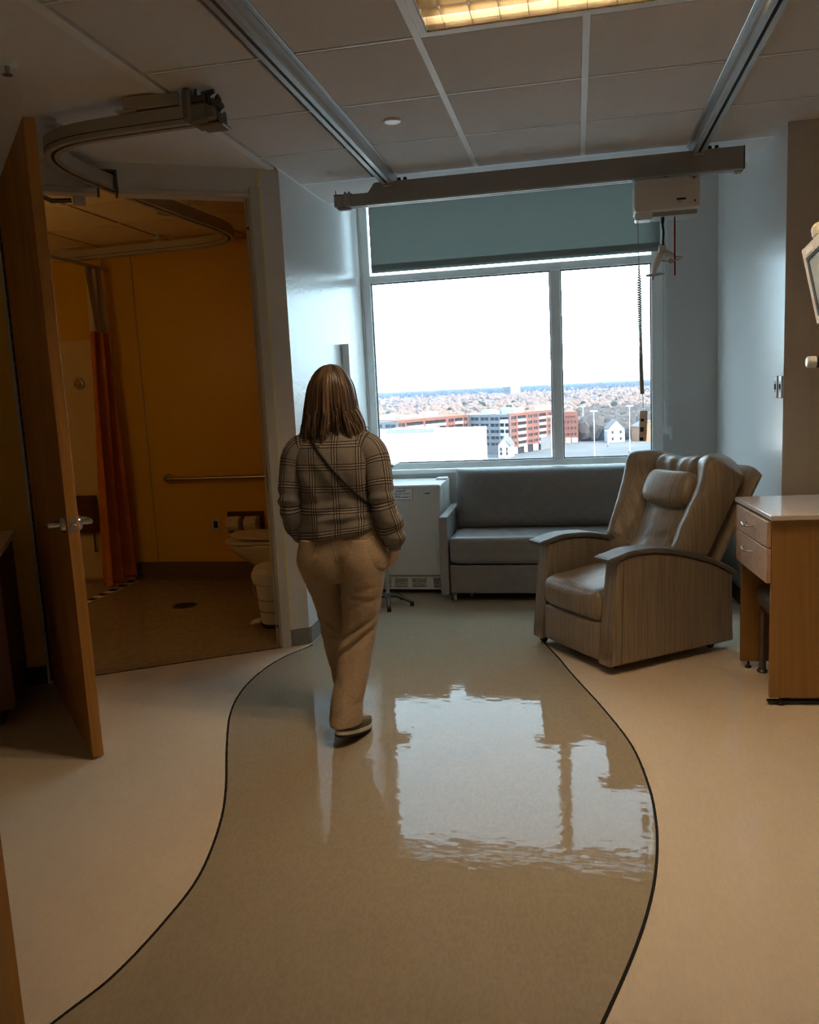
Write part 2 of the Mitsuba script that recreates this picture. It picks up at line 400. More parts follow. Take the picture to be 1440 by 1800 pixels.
for x, ya, yb in ((-0.535, Y0, Y1), (0.06, 3.12, Y1), (0.06, -0.54, 2.52), (0.06, Y0, -1.14), (1.27, Y0, Y1), (1.88, Y0, Y1)):
    put("ceiling__" + nn("tee", k), bx(x - 0.0135, x + 0.0135, ya, yb, CEIL - 0.004, CEIL + 0.02), "m_tee")
    k += 1
for y in TY[1:]:
    for a, b in ((-1.612, -1.09), (-0.99, -0.55), (-0.52, 0.045), (0.075, 0.61), (0.72, 2.58)):
        put("ceiling__" + nn("tee", k), bx(a, b, y - 0.006, y + 0.006, CEIL - 0.0035, CEIL + 0.02), "m_tee")
        k += 1
put("ceiling__access_panel", J(*[prism(p, CEIL - 0.004, CEIL + 0.01) for p in ([(-2.05, 3.62), (-1.72, 3.62), (-1.72, 4.1), (-2.05, 4.1)],)]), "m_drywall")

# the bathroom's ceiling
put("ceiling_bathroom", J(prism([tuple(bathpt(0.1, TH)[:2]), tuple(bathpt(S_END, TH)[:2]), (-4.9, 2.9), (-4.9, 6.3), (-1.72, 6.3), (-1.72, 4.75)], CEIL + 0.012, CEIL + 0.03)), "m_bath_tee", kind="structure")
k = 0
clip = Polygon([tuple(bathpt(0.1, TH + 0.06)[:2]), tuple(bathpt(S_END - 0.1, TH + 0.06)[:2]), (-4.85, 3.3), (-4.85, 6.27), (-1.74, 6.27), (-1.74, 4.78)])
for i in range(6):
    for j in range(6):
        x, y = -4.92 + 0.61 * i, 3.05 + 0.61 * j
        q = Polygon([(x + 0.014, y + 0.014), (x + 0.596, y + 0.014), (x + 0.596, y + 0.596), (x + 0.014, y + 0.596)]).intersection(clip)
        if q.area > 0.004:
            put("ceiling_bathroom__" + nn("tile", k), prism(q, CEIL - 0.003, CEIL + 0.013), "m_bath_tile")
            k += 1

# window
GY0, GY1 = WY + 0.015, WY + 0.075
fr = [bx(-1.586, -1.527, GY0, GY1, 0.868, 3.0, 0.003), bx(0.543, 0.622, GY0, GY1, 0.862, 3.0, 0.003), bx(-1.575, 0.612, GY0, GY1, 0.868, 0.917, 0.003), bx(-1.575, 0.612, GY0, GY1, 2.30, 2.355, 0.003), bx(-1.575, 0.612, GY0, GY1, 2.96, 3.0, 0.003)]
put("window_1", J(*fr), "m_alu", kind="structure")
put("window_1__mullion", bx(-0.174, -0.099, GY0 - 0.008, GY1, 0.917, 2.3, 0.004), "m_alu")
k = 0
for a, b, z0, z1 in ((-1.527, -0.174, 0.917, 2.30), (-0.099, 0.543, 0.917, 2.30), (-1.527, 0.543, 2.355, 2.96)):
    put("window_1__" + nn("pane", k), bx(a - 0.004, b + 0.004, WY + 0.05, WY + 0.0505, z0 - 0.004, z1 + 0.004) if False else
        trimesh.Trimesh([[a, WY + 0.05, z0], [b, WY + 0.05, z0], [b, WY + 0.05, z1], [a, WY + 0.05, z1]], [[0, 1, 2], [0, 2, 3]], process=False), "m_window_glass")
    if k < 2:
        w = 0.007
        put("window_1__" + nn("gasket", k), J(bx(a, a + w, GY0 + 0.02, GY1 - 0.02, z0, z1), bx(b - w, b, GY0 + 0.02, GY1 - 0.02, z0, z1), bx(a, b, GY0 + 0.02, GY1 - 0.02, z0, z0 + w), bx(a, b, GY0 + 0.02, GY1 - 0.02, z1 - w, z1)), "m_gasket")
    k += 1
put("window_1__sill", J(bx(-1.597, 0.99, WY - 0.03, WY + 0.03, 0.836, 0.866, 0.004)), "m_alu")
put("roller_shade", bx(-1.50, 0.60, WY - 0.026, WY - 0.0235, 2.385, 2.99), "m_shade", label="grey green roller shade drawn down over the top of the window", cat="window shade")
put("roller_shade__hem_bar", bx(-1.50, 0.60, WY - 0.0285, WY - 0.021, 2.37, 2.43, 0.002), "m_shade")
put("roller_shade__roller", rod((-1.54, WY - 0.045, 3.0), (0.6, WY - 0.045, 3.0), 0.024), "m_alu")
put("roller_shade__cord", J(rod((0.63, WY - 0.03, 1.12), (0.63, WY - 0.03, 2.95), 0.003, 6), rod((0.645, WY - 0.03, 1.12), (0.645, WY - 0.03, 2.95), 0.003, 6)), "m_pale_plastic", label="pale bead chain of the shade")
put("roller_shade__cord_wheel", J(lathe([(0.012, 0), (0.03, 0.002), (0.03, 0.014), (0.012, 0.016)], 20, (0.64, WY - 0.02, 1.10), (0, -1, 0)), bx(0.665, 0.685, WY - 0.03, WY, 1.03, 1.14, 0.004)), "m_pale_plastic")


# ------------------------------------------------------------------ what hangs from the ceiling
WARM = np.array([1.0, 0.71, 0.43])
mat("m_reflector", (0.15, 0.135, 0.105), 0.25, 0.5, 0.6)


def troffer(key, x0, x1, y0, y1, power, label):
    z = CEIL
    put(key + "__frame", J(bx(x0, x1, y0, y0 + 0.03, z - 0.006, z + 0.11, 0.002), bx(x0, x1, y1 - 0.03, y1, z - 0.006, z + 0.11, 0.002), bx(x0, x0 + 0.03, y0, y1, z - 0.006, z + 0.11, 0.002), bx(x1 - 0.03, x1, y0, y1, z - 0.006, z + 0.11, 0.002)), "m_tee")
    put(key + "__reflector", J(bx(x0 + 0.02, x1 - 0.02, y0 + 0.02, y1 - 0.02, z + 0.10, z + 0.11), bx(x0 + 0.03, x1 - 0.03, y0 + 0.03, y0 + 0.034, z - 0.002, z + 0.1), bx(x0 + 0.03, x1 - 0.03, y1 - 0.034, y1 - 0.03, z - 0.002, z + 0.1),
                               bx(x0 + 0.03, x0 + 0.034, y0 + 0.03, y1 - 0.03, z - 0.002, z + 0.1), bx(x1 - 0.034, x1 - 0.03, y0 + 0.03, y1 - 0.03, z - 0.002, z + 0.1),
                               bx(x0 + 0.03, x1 - 0.03, (y0 + y1) / 2 - 0.004, (y0 + y1) / 2 + 0.004, z + 0.05, z + 0.1)), "m_reflector")
    n = 12
    for i in range(1, n):
        x = x0 + (x1 - x0) * i / n
        put(key + "__" + nn("louver_blade", i - 1), bx(x - 0.001, x + 0.001, y0 + 0.034, y1 - 0.034, z + 0.002, z + 0.044), "m_reflector")
    m = 9
    for i in range(1, m):
        y = y0 + (y1 - y0) * i / m
        put(key + "__" + nn("cross_blade", i - 1), bx(x0 + 0.034, x1 - 0.034, y - 0.001, y + 0.001, z + 0.003, z + 0.044), "m_reflector")
    for i, y in enumerate((y1 - 0.10, y0 + 0.10)):
        put(key + "__" + nn("tube", i), rod((x0 + 0.06, y, z + 0.072), (x1 - 0.06, y, z + 0.072), 0.0145, 14), "m_white_plastic", emitter={"type": "area", "radiance": {"type": "rgb", "value": (WARM * power).tolist()}})
    say(key, label, "ceiling light")


troffer("ceiling_light", -0.522, 0.645, 2.522, 3.118, HALL_LAMP, "warm lit recessed ceiling light with louvers between the two rails")


troffer("ceiling_light_001", -0.522, 0.645, -1.138, -0.542, 0.45 * HALL_LAMP, "warm lit recessed ceiling light behind the camera near the back wall")
TV = frame(bathpt(2.2, TH + 0.02), U, NB)
put("vanity_light__back_plate", at(TV, bx(-0.36, 0.36, 0.0, 0.03, 1.90, 2.00, 0.004)), "m_steel")
put("vanity_light__lamp_tube", at(TV, rod((-0.33, 0.07, 1.95), (0.33, 0.07, 1.95), 0.035, 16)), "m_white_plastic", emitter={"type": "area", "radiance": {"type": "rgb", "value": (WARM * [1, 0.88, 0.50] * BATH_LAMP).tolist()}})
put("vanity_light__cap", J(*[at(TV, lathe([(0.0, 0), (0.04, 0), (0.04, 0.02), (0.0, 0.02)], 18, (x, 0.07, 1.95), (1, 0, 0))) for x in (-0.35, 0.33)]), "m_steel", kind="stuff")
say("vanity_light", "warm tube lamp over the washbasin place inside the bathroom", "wall lamp")

RAIL_P = [(-0.034, 0.072), (-0.034, 0.010), (-0.029, 0.0), (-0.007, 0.0), (-0.007, 0.012), (-0.02, 0.012), (-0.02, 0.05), (0.02, 0.05), (0.02, 0.012), (0.007, 0.012), (0.007, 0.0), (0.029, 0.0), (0.034, 0.010), (0.034, 0.072)]


def rail(key, x, y0, y1, label):
    z = CEIL - 0.068
    put(key + "__profile", sweep(RAIL_P, [(x, y0, z), (x, y1, z)]), "m_rail")
    put(key + "__flange", J(bx(x - 0.052, x - 0.034, y0, y1, z + 0.058, z + 0.068, 0.002), bx(x + 0.034, x + 0.052, y0, y1, z + 0.058, z + 0.068, 0.002)), "m_rail")
    put(key + "__slot", bx(x - 0.02, x + 0.02, y0 + 0.002, y1 - 0.002, z + 0.049, z + 0.054), "m_black", label="black slot of the rail")
    put(key + "__end_cap", bx(x - 0.036, x + 0.036, y1 - 0.004, y1 + 0.004, z - 0.002, z + 0.07, 0.002), "m_dark_metal")
    say(key, label, "ceiling rail")


XL, XR = -1.045, 0.668
rail("ceiling_rail", XL, -2.4, 4.99, "long grey ceiling rail with black slot on the left, ending above the beam's left half")
rail("ceiling_rail_001", XR, -2.4, 4.99, "long grey ceiling rail with black slot on the right, running to the upper right corner")

# the gantry beam between the rails
BY, B0, B1 = 4.93, -1.30, 0.903
side = [(-1.30, 2.572), (B1, 2.572), (B1, 2.683), (-1.130, 2.683), (-1.168, 2.632), (-1.30, 2.632)]
m = prism(side, -0.034, 0.034)
m.apply_transform(frame((0, BY, 0), (1, 0, 0), (0, 0, 1), (0, -1, 0)))
put("lift_beam__body", m, "m_beam")
put("lift_beam__track", J(bx(-1.30, B1, BY - 0.030, BY - 0.007, 2.562, 2.574, 0.002), bx(-1.30, B1, BY + 0.007, BY + 0.030, 2.562, 2.574, 0.002)), "m_rail", label="bright slotted lower edge")
put("lift_beam__end_cap", bx(B1 - 0.004, B1 + 0.003, BY - 0.036, BY + 0.036, 2.566, 2.686, 0.002), "m_dark_metal")
put("lift_beam__end_stop", J(bx(B1 - 0.05, B1 - 0.005, BY - 0.02, BY + 0.02, 2.553, 2.563, 0.003), rod((B1 - 0.035, BY, 2.548), (B1 - 0.035, BY, 2.556), 0.007), rod((B1 - 0.018, BY, 2.548), (B1 - 0.018, BY, 2.556), 0.007)), "m_grey_plastic")
put("lift_beam__end_block", J(bx(-1.375, -1.322, BY - 0.037, BY + 0.037, 2.566, 2.632, 0.005), bx(-1.322, -1.270, BY - 0.04, BY + 0.04, 2.570, 2.640, 0.006), bx(-1.36, -1.28, BY - 0.018, BY + 0.018, 2.552, 2.566, 0.003)), "m_beam", label="end block with bolts at the left tip")
put("lift_beam__end_block__bolt", J(*[rod((x, BY + dy, 2.632), (x, BY + dy, 2.65), 0.006, 8) for x in (-1.31, -1.285) for dy in (-0.02, 0.02)], rod((-1.37, BY, 2.640), (-1.325, BY, 2.638), 0.006, 8), rod((-1.372, BY, 2.63), (-1.372, BY, 2.667), 0.003, 6), rod((-1.385, BY, 2.64), (-1.36, BY, 2.64), 0.005, 6)), "m_dark_metal")
for i, x in enumerate((XL, XR)):
    put("lift_beam__" + nn("trolley", i), J(bx(x - 0.03, x + 0.03, BY - 0.06, BY + 0.055, 2.652, 2.664, 0.003), bx(x - 0.012, x + 0.012, BY - 0.05, BY + 0.05, 2.664, 2.7, 0.002), bx(x - 0.032, x + 0.032, BY - 0.075, BY - 0.05, 2.652, 2.668, 0.003),
                                            bx(x - 0.028, x + 0.028, BY - 0.036, BY + 0.036, 2.655, 2.690, 0.003)), "m_beam", label="trolley running in the ceiling rail")
    put("lift_beam__" + nn("trolley", i) + "__bolt", J(*[J(rod((x + a, BY - 0.01, 2.683), (x + a, BY - 0.01, 2.702), 0.010, 10), lathe([(0.013, 0), (0.013, 0.005)], 10, (x + a, BY - 0.01, 2.684))) for a in (0.062, 0.097)], bx(x + 0.04, x + 0.122, BY - 0.02, BY + 0.02, 2.682, 2.686, 0.001)), "m_black")
say("lift_beam", "deep grey crossbeam hung from both ceiling rails before the window", "lift beam")

# the hoist on the beam
MY, M0, M1 = BY, 0.33, 0.672
hs = cushion(M1 - M0, 0.20, 0.172, 0.02, (0.002, 0.004, 0.002), 12)
hs.apply_translation([(M0 + M1) / 2, MY, 2.462])
put("lift_motor__housing", hs, "m_white_plastic", 40)
put("lift_motor__pendant_socket", turn(bx(0.335, 0.425, MY - 0.07, MY + 0.03, 2.340, 2.380, 0.006), 0, (0, 1, 0)), "m_pale_plastic", label="bright white socket under the left end")
put("lift_motor__under_cover", prism([(0.43, MY - 0.06), (0.66, MY - 0.06), (0.66, MY + 0.085), (0.43, MY + 0.085)], 2.352, 2.382), "m_grey_plastic")
put("lift_motor__display", bx(0.548, 0.597, MY - 0.107, MY - 0.1015, 2.421, 2.431, 0.001), "m_black", label="small black display window")
put("lift_motor__button", lathe([(0.0055, 0), (0.0055, 0.004), (0.003, 0.006)], 14, (0.643, MY - 0.101, 2.412), (0, -1, 0)), "m_red", label="small red button")
put("lift_motor__badge", J(bx(0.622, 0.652, MY - 0.106, MY - 0.1025, 2.531, 2.535), bx(0.632, 0.642, MY - 0.106, MY - 0.1025, 2.523, 2.532)), "m_dark_metal")
put("lift_motor__mark", bx(0.556, 0.570, MY - 0.106, MY - 0.1028, 2.411, 2.414), "m_dark_metal")
put("lift_motor__trolley", J(*[lathe([(0.011, -0.01), (0.011, 0.01)], 12, (x, MY, 2.558), (0, 1, 0)) for x in (0.40, 0.435, 0.56, 0.59)], bx(0.42, 0.58, MY - 0.02, MY + 0.02, 2.545, 2.556, 0.002), rod((0.50, MY - 0.03, 2.555), (0.50, MY + 0.03, 2.555), 0.012)), "m_dark_metal")
cord = spline([(0.5482, MY - 0.01, 2.378), (0.5485, MY - 0.01, 2.2), (0.5495, MY - 0.01, 2.04)], 8)
put("lift_motor__emergency_cord", sweep([(-0.0045, -0.001), (0.0045, -0.001), (0.0045, 0.001), (-0.0045, 0.001)], cord, (0, 1, 0)), "m_red", label="hanging dark red emergency pull cord")
strap = spline([(0.484, MY - 0.02, 2.38), (0.4825, MY - 0.02, 2.32), (0.488, MY - 0.02, 2.27), (0.485, MY - 0.02, 2.225), (0.486, MY - 0.02, 2.205)], 8)
put("lift_motor__strap", J(sweep([(-0.0055, -0.012), (0.0055, -0.012), (0.0055, 0.012), (-0.0055, 0.012)], strap, (0, 1, 0)), bx(0.472, 0.494, MY - 0.038, MY, 2.362, 2.371, 0.002), bx(0.475, 0.492, MY - 0.035, MY - 0.005, 2.32, 2.36, 0.003)), "m_black", label="black lifting strap")
put("lift_motor__strap_guide", bx(0.4775, 0.486, MY - 0.025, MY + 0.03, 2.368, 2.385, 0.002), "m_white_plastic")
say("lift_motor", "white box shaped patient lift motor under the right half of the beam", "lift motor")

# the carry bar on the strap
SX, SZ = 0.484, 2.185
arm = spline([(SX + 0.075, MY + 0.05, 2.126), (SX + 0.045, MY + 0.02, 2.152), (SX + 0.005, MY, 2.165), (SX - 0.02, MY - 0.015, 2.135), (SX - 0.042, MY - 0.035, 2.085), (SX - 0.052, MY - 0.05, 2.045)], 8)
put("carry_bar__arm", tube(arm, np.interp(np.linspace(0, 1, len(arm)), [0, 0.35, 0.7, 1], [0.015, 0.024, 0.017, 0.009]), 12), "m_white_plastic", True)
put("carry_bar__coupling", J(lathe([(0.014, 0), (0.022, 0.004), (0.022, 0.03), (0.018, 0.036)], 16, (SX, MY, 2.172)), bx(SX - 0.018, SX + 0.018, MY - 0.022, MY + 0.02, 2.195, 2.212, 0.004)), "m_white_plastic")
def hook(c, a, b, ang):
    t = np.linspace(0, 2 * np.pi, 29)[:-1]
    q = np.stack([a * np.cos(t), b * np.sin(t) * (1 + 0.25 * np.cos(t)), 0 * t], 1)
    m = tube(q, 0.0042, 8, True)
    m = turn(m, ang[0], (1, 0, 0))
    m = turn(m, ang[1], (0, 1, 0))
    m.apply_translation(c)
    return m
put("carry_bar__hook", hook((SX + 0.048, MY - 0.02, 2.128), 0.054, 0.045, (18, -6)), "m_steel", True)
put("carry_bar__hook_001", hook((SX - 0.045, MY - 0.055, 2.047), 0.046, 0.04, (12, -4)), "m_steel", True)
put("carry_bar__tip", rod((SX - 0.052, MY - 0.05, 2.05), (SX - 0.056, MY - 0.052, 2.02), 0.0055), "m_grey_plastic")
put("carry_bar__hub", rod((SX + 0.04, MY - 0.04, 2.118), (SX + 0.04, MY - 0.062, 2.112), 0.014, 14), "m_grey_plastic")
say("carry_bar", "angled white carry bar with two wire hooks hanging on the lift's strap", "lift bar")

# the hand control on its coiled cord
HX, HY = 0.3585, MY - 0.02
st = rod((0.352, HY, 2.345), (0.3560, HY, 2.105), 0.0022, 6)
tt = np.linspace(0, 1, 1700)
zz = 2.105 - 0.705 * (1 - (1 - tt) ** 1.75)
rad = 0.0090 * np.minimum(1, tt * 14)
turns = 85 * 2 * np.pi
coil = np.stack([0.3560 + 0.014 * tt + rad * np.cos(tt * turns), HY + rad * np.sin(tt * turns), zz], 1)
put("hand_control__coiled_cord", J(st, tube(coil, 0.0034, 5), tube(spline([(0.370, HY, 1.40), (0.373, HY, 1.36), (0.375, HY, 1.305)], 6), 0.0018, 6)), "m_grey_plastic", True, label="coiled grey cord, stretched at its top")
hc = cushion(0.044, 0.026, 0.175, 0.007, (0, 0.001, 0), 8)
hc = turn(hc, 2.5, (0, 1, 0))
hc.apply_translation([0.3725, HY, 1.215])
put("hand_control__handset", hc, "m_white_plastic", 40)
for i, (z, h) in enumerate(((1.249, 0.015), (1.196, 0.026), (1.143, 0.018))):
    b = turn(bx(-0.014, 0.005, -0.0165, -0.012, -h / 2, h / 2, 0.002), 2.5, (0, 1, 0))
    b.apply_translation([0.3725 + (z - 1.215) * 0.04 - 0.002, HY, z])
    put("hand_control__" + nn("button", i), b, "m_black", label="black button")
say("hand_control", "grey hand control with black buttons dangling before the window on a coiled cord", "remote control")

# the curved track into the bathroom
TZ = 2.597
pth = spline([(-1.47, 3.345), (-1.65, 3.352), (-1.80, 3.362), (-1.97, 3.375), (-2.12, 3.405), (-2.245, 3.475), (-2.325, 3.59), (-2.37, 3.75), (-2.385, 3.95), (-2.38, 4.2), (-2.365, 4.6), (-2.345, 5.0), (-2.325, 5.3), (-2.33, 5.50), (-2.37, 5.67), (-2.46, 5.80), (-2.62, 5.89), (-2.85, 5.925), (-3.2, 5.945), (-3.6, 5.975), (-3.95, 5.985)], 7)
pth = np.c_[pth, np.full(len(pth), TZ)]
mat("m_gate", (0.21, 0.19, 0.16), 0.4, 0.5, 0.3)
TP = [(-0.034, 0.07), (-0.034, 0.0), (-0.008, 0.0), (-0.008, 0.012), (0.008, 0.012), (0.008, 0.0), (0.034, 0.0), (0.034, 0.07)]
put("curved_track__profile", sweep(TP, pth), "m_track", 40)
put("curved_track__groove", sweep([(-0.0075, 0.004), (0.0075, 0.004), (0.0075, 0.0115), (-0.0075, 0.0115)], pth), "m_black", label="dark groove along the underside")
put("curved_track__edge_line", sweep([(-0.0355, 0.018), (-0.034, 0.018), (-0.034, 0.022), (-0.0355, 0.022)], pth), "m_dark_metal")
def hanger(x, y):
    return J(lathe([(0.011, 0), (0.011, CEIL - TZ - 0.068)], 12, (x, y, TZ + 0.068)), lathe([(0.016, 0), (0.042, 0.004), (0.042, 0.010)], 20, (x, y, CEIL - 0.038)), bx(x - 0.03, x + 0.03, y - 0.03, y + 0.03, TZ + 0.066, TZ + 0.076, 0.003))
for i, (x, y) in enumerate(((-2.215, 3.452), (-2.345, 5.0), (-3.05, 5.935))):
    put("curved_track__" + nn("hanger", i), hanger(x, y), "m_white_plastic")
put("curved_track__gate", J(bx(-1.515, -1.43, 3.295, 3.405, TZ - 0.010, TZ + 0.070, 0.010), bx(-1.535, -1.500, 3.285, 3.36, TZ + 0.0, TZ + 0.128, 0.010), bx(-1.48, -1.375, 3.31, 3.40, TZ - 0.020, TZ - 0.006, 0.004), bx(-1.44, -1.395, 3.29, 3.41, TZ - 0.004, TZ + 0.055, 0.012)), "m_gate", label="gate mechanism on the open end of the track")
put("curved_track__gate__lever", J(rod((-1.49, 3.33, TZ + 0.06), (-1.49, 3.33, CEIL - 0.002), 0.006, 8), bx(-1.50, -1.44, 3.30, 3.36, TZ + 0.07, TZ + 0.098, 0.004), rod((-1.46, 3.32, TZ + 0.105), (-1.405, 3.32, TZ + 0.112), 0.010, 8), rod((-1.435, 3.33, TZ + 0.06), (-1.435, 3.33, TZ + 0.12), 0.008, 8),
    rod((-1.415, 3.31, TZ + 0.075), (-1.37, 3.31, TZ + 0.03), 0.012, 8), bx(-1.418, -1.38, 3.30, 3.36, TZ + 0.04, TZ + 0.075, 0.006), lathe([(0.014, 0), (0.016, 0.012), (0.004, 0.03)], 10, (-1.40, 3.34, TZ + 0.075)), bx(-1.40, -1.392, 3.31, 3.40, TZ - 0.002, TZ + 0.05), rod((-1.47, 3.36, TZ + 0.098), (-1.44, 3.38, TZ + 0.125), 0.004, 6)), "m_dark_metal", label="dark latch levers and rod")
put("curved_track__wire", tube(spline([(-1.585, 3.40, TZ + 0.075), (-1.57, 3.38, TZ + 0.085), (-1.55, 3.35, TZ + 0.11), (-1.53, 3.33, TZ + 0.12)], 6), 0.0025, 6), "m_black")
say("curved_track", "curved S shaped lift track running through the notch above the bathroom door", "ceiling track")
put("junction_box__body", at(frame((-1.80, 3.30, 0), (0.996, 0.087, 0), (-0.087, 0.996, 0)), bx(0, 0.24, 0.0, 0.14, 2.674, CEIL - 0.004, 0.003)), "m_track")
put("junction_box__foot_plate", at(frame((-1.80, 3.30, 0), (0.996, 0.087, 0), (-0.087, 0.996, 0)), bx(-0.035, 0.05, 0.0, 0.14, 2.669, 2.674, 0.001)), "m_track")
say("junction_box", "plain grey box between the curved track and the ceiling beside the gate", "junction box")

put("sprinkler_cover", lathe([(0.0, -0.004), (0.036, -0.004), (0.042, 0.0), (0.042, 0.008), (0.0, 0.008)], 28, (-0.815, 3.985, CEIL - 0.008)), "m_pale_plastic", 30, label="round white sprinkler cover plate on the tiled ceiling", cat="sprinkler cover")
put("ceiling_sprinkler__escutcheon", lathe([(0.0, 0.0), (0.022, 0.0), (0.04, 0.006), (0.04, 0.02), (0.0, 0.02)], 24, (-2.005, 2.865, CEIL - 0.016)), "m_pale_plastic", 30)
put("ceiling_sprinkler__head", J(lathe([(0.009, 0), (0.009, 0.03)], 10, (-2.005, 2.865, CEIL - 0.042)), lathe([(0.018, 0), (0.018, 0.003)], 12, (-2.005, 2.865, CEIL - 0.046))), "m_steel")
say("ceiling_sprinkler", "white sprinkler head at the upper left edge of the ceiling", "sprinkler")
put("bathroom_sprinkler__escutcheon", lathe([(0.0, 0.0), (0.03, 0.0), (0.036, 0.006), (0.0, 0.02)], 20, (-1.98, 4.92, CEIL - 0.01)), "m_chrome", 30)
put("bathroom_sprinkler__head", J(lathe([(0.009, 0), (0.009, 0.05)], 10, (-1.98, 4.92, CEIL - 0.056)), lathe([(0.019, 0), (0.019, 0.003)], 12, (-1.98, 4.92, CEIL - 0.06)), bx(-1.992, -1.968, 4.916, 4.924, CEIL - 0.058, CEIL - 0.02)), "m_dark_metal")
say("bathroom_sprinkler", "small dark sprinkler head under the bathroom ceiling", "sprinkler")
put("exhaust_grille__ring", lathe([(0.10, 0.0), (0.128, 0.002), (0.13, 0.012), (0.1, 0.012)], 30, (-2.61, 5.28, CEIL - 0.014)), "m_bath_tile", 30)
put("exhaust_grille__disc", lathe([(0.0, 0.0), (0.085, 0.002), (0.09, 0.008), (0.0, 0.010)], 28, (-2.61, 5.28, CEIL - 0.018)), "m_bath_tee", 30)
say("exhaust_grille", "round air grille in the bathroom ceiling", "air grille")


# ------------------------------------------------------------------ doors and the things by the bathroom wall
DH, DF = np.array([-2.795, 3.835, 0.0]), np.array([-2.010, 2.970, 0.0])
DD = (DF - DH) / np.linalg.norm(DF - DH)
DL = float(np.linalg.norm(DF - DH))
TD = frame(DH, DD, (-DD[1], DD[0], 0))                  # x: hinge to free edge, y: to the right face
put("door_1__leaf", at(TD, bx(0.012, DL, -0.0225, 0.0225, 0.012, 2.572, 0.0015)), "m_door_wood", kind=None)
say("door_1", kind="structure")
put("door_1__hinge", J(at(TD, bx(-0.006, 0.012, -0.026, -0.012, 0.02, 2.57)), at(TD, rod((0.0, -0.022, 0.02), (0.0, -0.022, 2.57), 0.009, 10)), at(TB, bx(S_HINGE - 0.03, S_HINGE + 0.012, -0.016, 0.0, 0.02, DOOR_H))), "m_black", label="black continuous hinge")
put("door_1__hinge_screws", J(*[at(TD, lathe([(0.004, 0), (0.004, 0.003)], 6, (0.006, -0.026, 0.06 + 0.055 * i), (0, -1, 0))) for i in range(46)]), "m_steel", kind="stuff")
put("door_1__lever_handle", J(*[at(TD, J(lathe([(0.0, 0), (0.034, 0), (0.034, 0.012), (0.028, 0.02), (0.0, 0.02)], 24, (DL - 0.07, 0.0225 * s, 1.005), (0, s, 0)), rod((DL - 0.07, 0.04 * s, 1.005), (DL - 0.07, 0.082 * s, 1.005), 0.012, 14),
                                         tube(spline([(DL - 0.062, 0.078 * s, 1.005), (DL - 0.10, 0.08 * s, 1.005), (DL - 0.185, 0.072 * s, 1.005)], 5), 0.0105, 12))) for s in (-1, 1)]), "m_chrome", 40, label="chrome lever handle")
put("door_1__latch_plate", at(TD, J(bx(DL - 0.001, DL + 0.0015, -0.0135, 0.0135, 0.975, 1.035), lathe([(0.009, 0), (0.009, 0.010), (0.006, 0.013)], 12, (DL, 0, 1.005), (1, 0, 0)))), "m_steel", label="steel latch on the door's edge")
put("door_1__closer", J(at(TD, bx(0.10, 0.34, 0.0225, 0.075, 2.47, 2.54, 0.008)), at(TD, rod((0.30, 0.05, 2.53), (0.30, 0.05, 2.60), 0.012)), at(TD, bx(DL - 0.33, DL - 0.29, 0.0225, 0.045, 2.49, 2.535, 0.004))), "m_dark_metal", label="dark door closer")
ca = TD @ np.array([0.30, 0.05, 2.50, 1])
put("door_1__closer__arm", J(tube([ca[:3], (-2.60, 3.87, 2.53), (-2.575, 3.925, 2.512)], 0.011, 8), tube([(-2.58, 3.915, 2.512), (-2.50, 3.975, 2.52)], 0.011, 8)), "m_dark_metal")
put("door_1__closer__shoe", at(TB, bx(1.02, 1.08, -0.05, 0.0, 2.505, 2.545, 0.004)), "m_frame")

put("door_2__leaf", bx(-2.05, -1.218, 1.33, 1.43, 0.01, 2.10, 0.003), "m_door_wood")
put("door_2__edge_band", bx(-1.2185, -1.214, 1.335, 1.395, 0.01, 2.10, 0.001), "m_desk_wood", label="lighter edge band")
say("door_2", kind="structure")

put("vanity_cabinet__body", at(TB, bx(1.552, 2.35, -0.62, -0.012, 0.091, 0.822, 0.004)), "m_dark_wood")
put("vanity_cabinet__plinth", at(TB, bx(1.62, 2.33, -0.55, -0.012, 0.0, 0.093)), "m_black")
put("vanity_cabinet__countertop", at(TB, bx(1.535, 2.36, -0.65, -0.012, 0.822, 0.858, 0.004)), "m_top", label="pale countertop")
say("vanity_cabinet", "dark red brown cabinet with pale top at the far left beyond the open door", "cabinet")

# ------------------------------------------------------------------ the bathroom
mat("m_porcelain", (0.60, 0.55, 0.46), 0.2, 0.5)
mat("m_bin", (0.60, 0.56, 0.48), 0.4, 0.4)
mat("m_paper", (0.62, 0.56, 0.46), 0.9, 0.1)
mat("m_curtain", speck((0.44, 0.135, 0.015), (0.50, 0.17, 0.025), 8, 8), 0.75, 0.2)
mat("m_curtain_fold", (0.36, 0.05, 0.012), 0.75, 0.2)
mat("m_mesh", (0.50, 0.40, 0.27), 0.8, 0.2)


def curtain(z0, z1, y0f, y1f, folds, amp, n=90):
    ts, us = np.linspace(0, 1, 26), np.linspace(0, 1, n)
    rows, back = [], []
    for t in ts:
        z = z0 + (z1 - z0) * t
        y = y0f(t) + (y1f(t) - y0f(t)) * us
        x = -3.69 + amp * (1.15 - 0.5 * t) * np.sin(us * folds * 2 * np.pi + 0.5 + 0.4 * np.sin(t * 3)) + 0.008 * np.sin(us * 23 + t * 4)
        rows.append(np.stack([x, y, z + 0.012 * np.sin(us * 9) * (t < 0.01)], 1))
        back.append(rows[-1] + [-0.003, 0, 0])
    rings = [np.vstack([a, b[::-1]]) for a, b in zip(rows, back)]
    return loft(rings)


